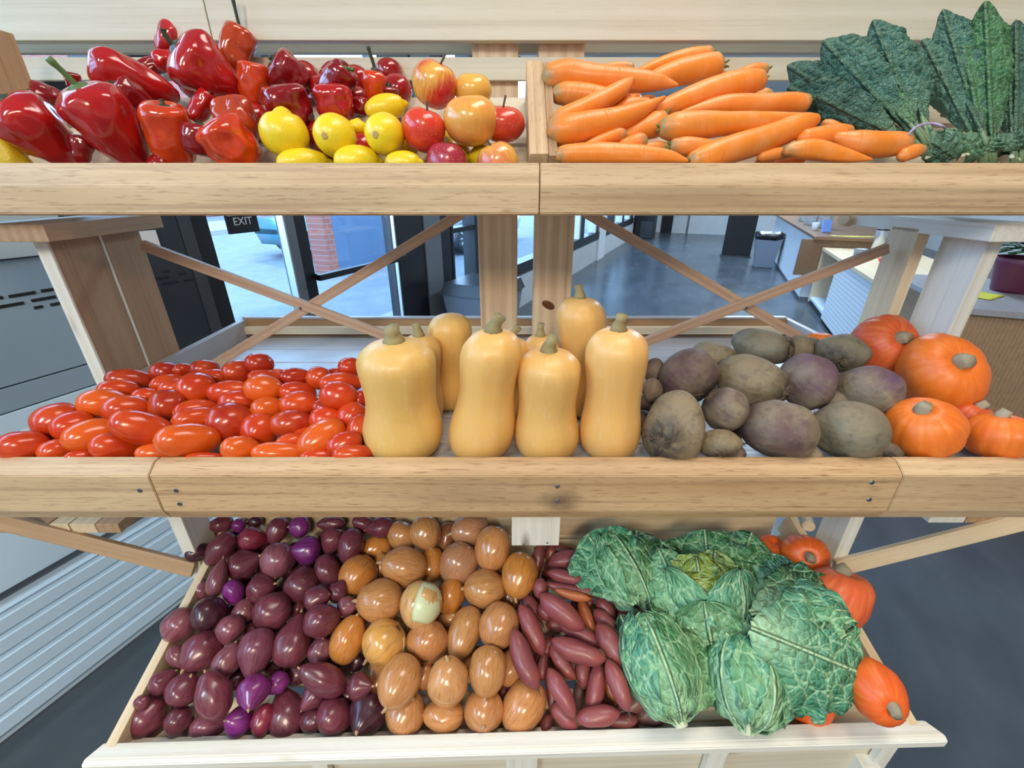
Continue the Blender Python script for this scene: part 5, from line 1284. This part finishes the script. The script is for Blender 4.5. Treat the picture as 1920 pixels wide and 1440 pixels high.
for i, it in enumerate(car_):
    pts = [(it.d+o)*it.t for o in it.offs]; rad = [r*it.t for r in it.rads]
    c = sum(pts, V((0, 0, 0)))/len(pts); dirn = (pts[0]-pts[1]).normalized()
    pp = catmull([p-c for p in pts], 26); rr = [q.x for q in catmull([V((r, 0, 0)) for r in rad], 26)]
    e0 = pp[0]; pp = [e0+dirn*rr[0]*.55, e0+dirn*rr[0]*.42, e0+dirn*rr[0]*.2]+pp+[pp[-1]+(pp[-1]-pp[-2]).normalized()*rr[-1]*.8]
    rr = [rr[0]*.35, rr[0]*.7, rr[0]*.9]+rr+[max(rr[-1]*.25, .0006)]
    vs, fs, uvs = tube_mesh(pp, rr, 26, .035, i*1.7)
    o = mesh_obj('carrot', vs, fs, M['carrot'], Matrix.Translation(CAM+c), None, True, uvs); o.color = (*vary(it.col, .04), 1)
    tag(o, it.label, 'carrot', 'carrots in the upper bin')
    e = pp[0]
    if it.crown in 'gG':
        sd_ = dirn.orthogonal().normalized(); l_ = .012 if it.crown == 'G' else .005
        for q in range(4 if it.crown == 'G' else 2):
            a = sd_*math.cos(q*1.6)+dirn.cross(sd_)*math.sin(q*1.6)
            child_tube('leaf_stub', o, [e-dirn*.002+a*.003, e+dirn*l_*.5+a*.004, e+dirn*l_+a*.007], [.0028, .0022, .0014], M['green'], 8)
fillers(car_, FL_UP, .016, 'carrot', 'carrot', 'carrots buried in the upper bin', 'carrot buried between others, only partly seen', M['carrot'], (.82, .22, .02), prof_super(14, 1.8), 8, .024, .757, 2.2)
fillers(pep, FL_UP, .030, 'red_pepper', 'pepper', 'peppers buried in the upper bin', 'red pepper buried between others, only partly seen', M['pepper'], (.36, .008, .008), prof_super(16, 2.4), 9, .034, .757, 1.15)
fillers(lem+app, FL_UP, .024, 'lemon', 'lemon', 'lemons buried in the upper bin', 'lemon buried behind others, only partly seen', M['lemon'], (.82, .58, .012), prof_super(16, 2.0), 10, .034, .757, 1.1)
# ---- leaves
def ragged(s, seed, amp): return 1+amp*noise.noise(V((s*22, seed, 0)))+amp*.6*noise.noise(V((s*60, seed, 4)))
def leaf(name, parent, b3, t3, nrm_, hw, mat, col, arch=.0, cup=.0, ruf=.006, seed=0.0, ns=64, nw=44, crk=.0018, fold=0.0, peak=.45, rag=.10, twist=0.0, stalk=.0, cscale=55, thick=.0012, label=None):
    D = t3-b3; L_ = D.length; D = D.normalized(); nn = (V(nrm_)-D*V(nrm_).dot(D)).normalized(); sd_ = D.cross(nn).normalized()
    vs = []; uvs = []
    for i in range(ns+1):
        s = i/ns
        if s < stalk: shp = .10
        else:
            q = (s-stalk)/(1-stalk); shp = max(math.sin(PI*min(1, q**(math.log(.5)/math.log(peak))))**.62, .10 if q < .5 else .02)
        tw = twist*s
        sdt = sd_*math.cos(tw)+nn*math.sin(tw); nnt = nn*math.cos(tw)-sd_*math.sin(tw)
        for j in range(nw+1):
            w = j/nw*2-1
            h = hw*shp*(ragged(s, seed+(3 if w > 0 else 0), rag) if abs(w) > .7 else 1.0)
            x = w*h; P_ = b3+D*(s*L_)+nnt*(arch*L_*(4*s*(1-s)))
            z = -cup*hw*(w*w)*shp + fold*hw*abs(w)
            z += ruf*abs(w)**2.5*math.sin(s*26+seed*5+3*noise.noise(V((s*4, w, seed))))*shp
            z += crk*(noise.noise(V((x*cscale, s*L_*cscale, seed)))+.6*noise.noise(V((x*cscale*2.3, s*L_*cscale*2.3, seed+4))))
            z += .0022*math.exp(-(x/.0035)**2)*(1-s)
            xx = x*(1-.22*abs(cup)*abs(w))
            vs.append(P_+sdt*xx+nnt*z); uvs.append((x, s*L_))
    fs = [(i*(nw+1)+j, i*(nw+1)+j+1, (i+1)*(nw+1)+j+1, (i+1)*(nw+1)+j) for i in range(ns) for j in range(nw)]
    c = b3.copy(); o = mesh_obj(name, [v-c for v in vs], fs, mat, Matrix.Translation(c), parent, True, uvs)
    m_ = o.modifiers.new('thickness', 'SOLIDIFY'); m_.thickness = thick; m_.offset = 0
    o.color = (*col, 1)
    if label: o['label'] = label
    return o
def wrap(parent, Mo, R_, L_, ph0, dph, smax, off, col, seed, name='wrapper_leaf', lift=.04, tip=.05, ns=56, nw=48, crk=.0016, s0=.04):
    vs = []; uvs = []
    for i in range(ns+1):
        s = i/ns; th = (s0+s*(smax-s0))*PI
        shp = min(1.0, (.28+1.35*s)) * (math.sqrt(max(0, 1-((s-.6)/.405)**2)) if s > .6 else 1)
        for j in range(nw+1):
            w = j/nw*2-1; rg_ = ragged(s, seed+(2 if w > 0 else 0), .05) if abs(w) > .8 else 1
            ph = ph0+w*dph*max(shp, .05)*rg_
            n_ = V((math.sin(th)*math.cos(ph), math.sin(th)*math.sin(ph), -math.cos(th)))
            u_ = w*dph*R_*max(math.sin(th), .15); v_ = s*L_*2.2*smax
            k = 1+off+lift*abs(w)**4+tip*s**5
            P_ = V((n_.x*R_*k, n_.y*R_*k, n_.z*L_*k))
            P_ += n_*(crk*(noise.noise(V((u_*60, v_*60, seed)))*1.2+.7*noise.noise(V((u_*140, v_*140, seed+4))))+.0026*math.exp(-(u_/.0035)**2)*(1-s)+.003*abs(w)**3*math.sin(s*30+seed))
            vs.append(P_); uvs.append((u_, v_))
    fs = [(i*(nw+1)+j, i*(nw+1)+j+1, (i+1)*(nw+1)+j+1, (i+1)*(nw+1)+j) for i in range(ns) for j in range(nw)]
    o = mesh_obj(name, vs, fs, M['savoy'], Mo, parent, True, uvs)
    m_ = o.modifiers.new('thickness', 'SOLIDIFY'); m_.thickness = .0014; m_.offset = 1; o.color = (*col, 1); return o
LG = (.15, .39, .19); MG = (.065, .24, .095); DG = (.025, .11, .04); YG = (.30, .38, .045); BG = (.09, .33, .20)
PL_CAB = plane(.39, -.735, .33)
def gitem(x, y, a, b_, ang, layer=0): return mk_item(1080+x/2.909, 960+y/2.909, a/2.909, b_/2.909, ang, PL_CAB, layer*.022)
H3 = gitem(450, 820, 285, 185, 110, .2); H4 = gitem(915, 905, 245, 195, 94, .2); H2 = gitem(690, 440, 250, 215, 100, .6); H1 = gitem(275, 310, 215, 150, 118, -.3); H5 = gitem(1210, 600, 275, 215, 8, 1.0)
heads = [H3, H4, H2, H1, H5]
PL_P2 = plane(.39, -.765, .30)
pm2 = [mk_item(1507, 1040, 50, 38, 0, PL_P2), mk_item(1447, 1040, 34, 38, 0, PL_P2, -.02), mk_item(1556, 1125, 74, 78, -50, PL_P2, .01), mk_item(1642, 1296, 58, 60, 0, PL_P2, .01), mk_item(1512, 1312, 58, 42, -15, PL_P2, -.01)]
relax(pm2+heads, FL_LOW, maxd=.08, ymin=.372)
pm2[3].t -= .045; pm2[0].t -= .04; pm2[2].t -= .03
for it, st, lab_ in zip(pm2, ((12, 5), None, (30, -60), (38, 38), None), ('orange pumpkin with a round cork stalk at the back corner of the slanted bin', 'orange pumpkin half hidden by cabbage leaves at the back of the slanted bin', 'large red-orange pumpkin behind the biggest cabbage, against the bin side', 'orange pumpkin in the front corner of the slanted bin', 'orange pumpkin under the big cabbage leaf by the bin front')):
    pumpkin(it, (.78, .11, .012) if it is not pm2[2] else (.74, .12, .04), lab_, st, group='pumpkins in the slanted bin', stem=st is not None, seed=it.u)
HL = ['light green savoy cabbage at the bin front beside the sweet potatoes', 'round savoy cabbage at the bin front with its cut stalk on the rail', 'open savoy cabbage with a yellow-green heart on top of the others', 'dark loose savoy cabbage at the back beside the sweet potatoes', 'largest savoy cabbage with one huge spread leaf, beside the pumpkins']
def head(it, label, cols, seed, vis=-PI/2, open_=0.0, tilt=.0):
    finish(it); Mo = basis(it, tilt)
    # local y points away from the viewer, so the seen side is phi = -pi/2
    e = empty('savoy_cabbage', it.c, label, 'cabbage', 'savoy cabbages in the slanted bin')
    R_ = it.Wm; L_ = it.Lm
    vs, fs, uvs = solid(prof_super(30, 2.0), R_*.95, L_*(.95-open_), seg=48, wob=.04, seed=seed)
    o = mesh_obj('heart', vs, fs, M['savoy'], Mo, e, True, [(u*.3, v*.25) for u, v in uvs]); o.color = (*cols[-1], 1)
    st_ = lathe_obj('cut_stalk', [(-L_*1.17, R_*.11), (-L_*1.16, R_*.17), (-L_*1.04, R_*.19), (-L_*.9, R_*.26)], M['cutstalk'], Mo.translation, e, 20, Mo.to_3x3().to_4x4())
    return e, Mo, R_, L_
M['cutstalk'] = plain('cabbage_stalk', (.72, .74, .52), .5)
def g3(x, y, lift=0.0):
    u, v = 1080+x/2.909, 960+y/2.909; return CAM+ray(u, v)*(pl_t(u, v, *PL_CAB)-lift)
vn = (-ray(1300, 1150)).normalized()
e, Mo, R_, L_ = head(H3, HL[0], (LG, MG), 1)
for k, (ph, dp, sm, of, c_) in enumerate(((-PI/2+.15, 1.25, .86, .035, LG), (-PI/2-1.0, 1.0, .9, .05, BG), (-PI/2+1.25, .95, .9, .065, MG), (PI/2, 1.5, .8, .02, MG))): wrap(e, Mo, R_, L_, ph, dp, sm, of, c_, k+1.0, lift=.05, tip=.03)
leaf('outer_leaf', e, g3(560, 1080, .0), g3(640, 640, .01), vn, .055, M['savoy'], MG, arch=.05, cup=.35, seed=3.3, ruf=.010)
leaf('outer_leaf', e, g3(500, 1080, -.02), g3(240, 560, -.01), vn, .055, M['savoy'], DG, arch=-.02, cup=.5, seed=4.3, ruf=.010)
e, Mo, R_, L_ = head(H4, HL[1], (LG, MG), 2)
for k, (ph, dp, sm, of, c_) in enumerate(((-PI/2-.55, 1.15, .88, .03, BG), (-PI/2+.75, 1.05, .86, .05, LG), (PI/2, 1.6, .8, .02, MG), (-PI/2+1.9, .9, .8, .07, MG))): wrap(e, Mo, R_, L_, ph, dp, sm, of, c_, k+7.0, lift=.06, tip=.02)
leaf('outer_leaf', e, g3(960, 1130, -.01), g3(1130, 800, -.01), vn, .05, M['savoy'], BG, arch=.03, cup=.4, seed=9.3, ruf=.010)
e, Mo, R_, L_ = head(H1, HL[3], (DG, MG), 3)
for k, (ph, dp, sm, of, c_) in enumerate(((-PI/2+.3, 1.2, .84, .04, MG), (-PI/2-1.1, 1.0, .9, .08, LG), (PI/2, 1.5, .8, .02, DG))): wrap(e, Mo, R_, L_, ph, dp, sm, of, c_, k+11.0, lift=.08, tip=.08)
leaf('outer_leaf', e, g3(330, 500, .01), g3(60, 120, .01), vn, .075, M['savoy'], BG, arch=-.02, cup=-.25, seed=5.1, ruf=.012, peak=.6)
leaf('outer_leaf', e, g3(340, 480, .0), g3(330, 100, .02), vn, .085, M['savoy'], DG, arch=.06, cup=.3, seed=6.1, ruf=.012, peak=.62)
e, Mo, R_, L_ = head(H2, HL[2], (YG, YG), 4, open_=.25)
wrap(e, Mo, R_*.8, L_*.85, -PI/2, 1.2, .80, .0, YG, 21., lift=.1, tip=.1); wrap(e, Mo, R_*.85, L_*.85, PI/2, 1.5, .80, .0, YG, 22., lift=.1, tip=.15)
for k, (ph, dp, sm, of, c_) in enumerate(((-PI/2-.85, 1.0, .64, .04, LG), (-PI/2+.95, .95, .62, .07, BG), (PI/2, 1.4, .86, .06, MG), (-PI/2, .75, .46, .10, MG))): wrap(e, Mo, R_, L_, ph, dp, sm, of, c_, k+23.0, lift=.10, tip=.16)
leaf('outer_leaf', e, g3(640, 640, .035), g3(450, 200, .05), vn, .054, M['savoy'], LG, arch=.03, cup=.25, seed=2.1, ruf=.010, peak=.55)
leaf('outer_leaf', e, g3(800, 660, .04), g3(880, 330, .045), vn, .052, M['savoy'], BG, arch=.05, cup=.45, seed=2.7, ruf=.010, peak=.45)
leaf('outer_leaf', e, g3(740, 460, .0), g3(700, 95, .03), vn, .085, M['savoy'], MG, arch=.05, cup=.2, seed=7.7, ruf=.014, peak=.6)
leaf('outer_leaf', e, g3(830, 480, .0), g3(960, 110, .03), vn, .075, M['savoy'], MG, arch=.05, cup=.3, seed=8.7, ruf=.014, peak=.6)
leaf('outer_leaf', e, g3(650, 440, .045), g3(640, 230, .062), vn, .040, M['savoy'], YG, arch=.05, cup=-.3, seed=8.1, ruf=.010, peak=.6)
leaf('outer_leaf', e, g3(740, 430, .045), g3(760, 210, .060), vn, .045, M['savoy'], (.26, .36, .05), arch=.10, cup=.3, seed=9.1, ruf=.012, peak=.6)
e, Mo, R_, L_ = head(H5, HL[4], (BG, BG), 5)
for k, (ph, dp, sm, of, c_) in enumerate(((-PI/2-.2, 1.15, .9, .03, BG), (-PI/2+1.1, 1.05, .9, .05, DG), (PI/2, 1.6, .8, .02, MG), (-PI/2+.55, .9, .86, .07, LG))): wrap(e, Mo, R_, L_, ph, dp, sm, of, c_, k+31.0, lift=.06, tip=.04)
leaf('outer_leaf', e, g3(950, 630, .075), g3(1600, 900, .035), vn, .098, M['savoy'], (.07, .27, .15), arch=.10, cup=.30, seed=12.1, ruf=.012, peak=.55, ns=96, nw=72, label='huge spread outer leaf with a pale midrib')
leaf('outer_leaf', e, g3(950, 560, .05), g3(1480, 480, .04), vn, .075, M['savoy'], DG, arch=.10, cup=.3, seed=13.1, ruf=.012, peak=.6)
leaf('outer_leaf', e, g3(960, 520, .01), g3(1180, 270, .02), vn, .055, M['savoy'], BG, arch=.08, cup=.2, seed=14.1, ruf=.012, peak=.6)
# ---- kale bunches
def k3(x, y, lift): 
    u, v = 1380+x/3.428, y/3.428; d = ray(u, v); return CAM+d*max(min(pl_t(u, v, *PL_UP), .955/d.y)-lift, .768/d.y)
KA = (.065, .175, .125); KB = (.08, .22, .10); KC = (.04, .115, .085)
def bunch(label, leaves_, tie, seed):
    e = empty('kale_bunch', k3(tie[0], tie[1], .02), label, 'kale', 'kale bunches in the upper bin')
    for i, (bx, by, tx, ty, hw_, li, c_, cu, ar) in enumerate(leaves_):
        leaf('kale_leaf', e, k3(bx, by, li*.6), k3(tx, ty, li), (-ray(1700, 150)).normalized(), hw_/3.428/F*.76, M['kale'], c_, arch=ar, cup=cu*1.3+.12, seed=seed+i*1.3, ruf=.009, ns=74, nw=36, crk=.0026, rag=.16, peak=.60, stalk=.10, cscale=75)
        st0 = k3(bx, by, li*.6); st1 = k3(bx+(bx-tx)*.10+random.uniform(-20, 20), by+(by-ty)*.10+30, li*.5)
        child_tube('stalk', e, [st1-e.location, st0-e.location, st0+(k3(tx, ty, li)-st0)*.25-e.location+(-ray(1700, 150)).normalized()*.002], [.004, .0035, .002], M['kalestalk'], 8)
    return e
M['kalestalk'] = plain('kale_stalk', (.16, .24, .12), .5)
e = bunch('largest kale bunch fanning towards the carrots, tied with a pale purple band', [
 (1120, 880, 330, 420, 120, .005, KC, .2, .02), (1120, 870, 330, 560, 130, .012, KC, .1, .03), (1130, 860, 560, 260, 150, .028, KA, .2, .03), (1150, 870, 700, 230, 130, .020, KC, .3, .03), (1180, 850, 880, 130, 130, .035, KA, .35, .03),
 (1220, 840, 1050, 230, 110, .045, KA, .5, .02), (1100, 900, 520, 620, 120, .03, KC, .3, .02), (1200, 860, 800, 330, 90, .045, KB, .6, .02), (1180, 860, 780, 470, 90, .05, KB, .6, .02), (1260, 850, 1000, 420, 80, .05, KA, .6, .02)], (1210, 830), 1.)
bp_ = [k3(x, y, .05) for x, y in ((1105, 870), (1140, 830), (1200, 800), (1270, 795), (1335, 815))]; bb = [k3(x, y, -.03) for x, y in ((1335, 850), (1220, 880), (1115, 890))]
cl = catmull(bp_+bb+[bp_[0]], 40); vs, fs, uvs = tube_mesh(cl, [.0017]*41, 8); o = mesh_obj('rubber_band', vs, fs, plain('purple_band', (.42, .32, .50), .4), Matrix.Identity(4), e)
bunch('middle kale bunch standing upright with crinkled leaves of a lighter green', [
 (1600, 960, 1330, 60, 110, .01, KA, .3, .02), (1560, 950, 1200, 250, 110, .012, KA, .3, .02), (1620, 960, 1430, 100, 120, .02, KC, .4, .02), (1640, 960, 1600, 10, 130, .035, (.06, .19, .07), .45, .02), (1600, 980, 1450, 250, 80, .05, KB, .5, .02),
 (1650, 960, 1560, 260, 90, .055, (.07, .21, .08), .55, .02), (1600, 900, 1380, 420, 80, .05, KC, .5, .02), (1660, 980, 1640, 330, 85, .05, KB, .6, .02)], (1620, 930), 20.)
bunch('dark kale bunch at the far end of the upper bin, cut by the picture edge', [
 (1790, 980, 1800, 130, 130, .02, KC, .3, .02), (1850, 980, 1880, 130, 130, .03, KC, .3, .02), (1780, 980, 1740, 300, 90, .04, KC, .5, .02), (1830, 980, 1830, 330, 90, .05, KA, .6, .02), (1950, 980, 1990, 160, 130, .04, KC, .3, .02)], (1820, 950), 40.)
# crumpled lower kale leaves over the stalks
e = empty('kale_leaves', k3(1400, 980, .03), 'crumpled short kale leaves lying on the front beam below the bunches', 'kale')
for i, (bx, by, tx, ty, hw_, li, c_) in enumerate([(1180, 970, 1300, 850, 100, .025, KC), (1320, 975, 1420, 830, 110, .028, KB), (1250, 900, 1420, 1010, 90, .03, KA), (1440, 975, 1560, 860, 110, .028, KB), (1580, 975, 1620, 880, 100, .03, KB), (1700, 975, 1720, 850, 110, .028, KC), (1830, 975, 1820, 860, 110, .028, KC)]):
    leaf('kale_leaf', e, k3(bx, by, li), k3(tx, ty, li), (-ray(1700, 250)).normalized(), hw_/3.428/F*.8, M['kale'], c_, arch=.12, cup=.5, seed=60+i*1.9, ruf=.012, ns=50, nw=36, crk=.003, rag=.13, cscale=75)
for i, (x, y, x2, y2) in enumerate(((1215, 1015, 1250, 1000), (1440, 1000, 1500, 990), (1760, 1000, 1830, 1035))):
    child_tube('cut_stalk', e, [k3(x, y, .045)-e.location, k3((x+x2)/2, (y+y2)/2, .048)-e.location, k3(x2, y2, .045)-e.location], [.003, .0033, .0028], M['cutstalk'], 8)

# drop the buried pieces of which nothing shows from the front of the stand
bpy.context.view_layer.update(); dg = bpy.context.evaluated_depsgraph_get(); scn = bpy.context.scene
for o in [q for q in bpy.data.objects if q.get('label', '').endswith('only partly seen')]:
    me = o.data; hit = 0; nv = len(me.vertices)
    for k in range(26):
        p = o.matrix_world @ me.vertices[(k*37+11) % nv].co; d = p-CAM; L_ = d.length
        ok, loc, nn_, ii_, ob, mm_ = scn.ray_cast(dg, CAM, d.normalized(), distance=L_+.01)
        if ok and ob.name == o.name: hit += 1
    o['seen'] = hit
for o in [q for q in bpy.data.objects if 'seen' in q.keys()]:
    if o['seen'] < 2: bpy.data.objects.remove(o)
    else: del o['seen']
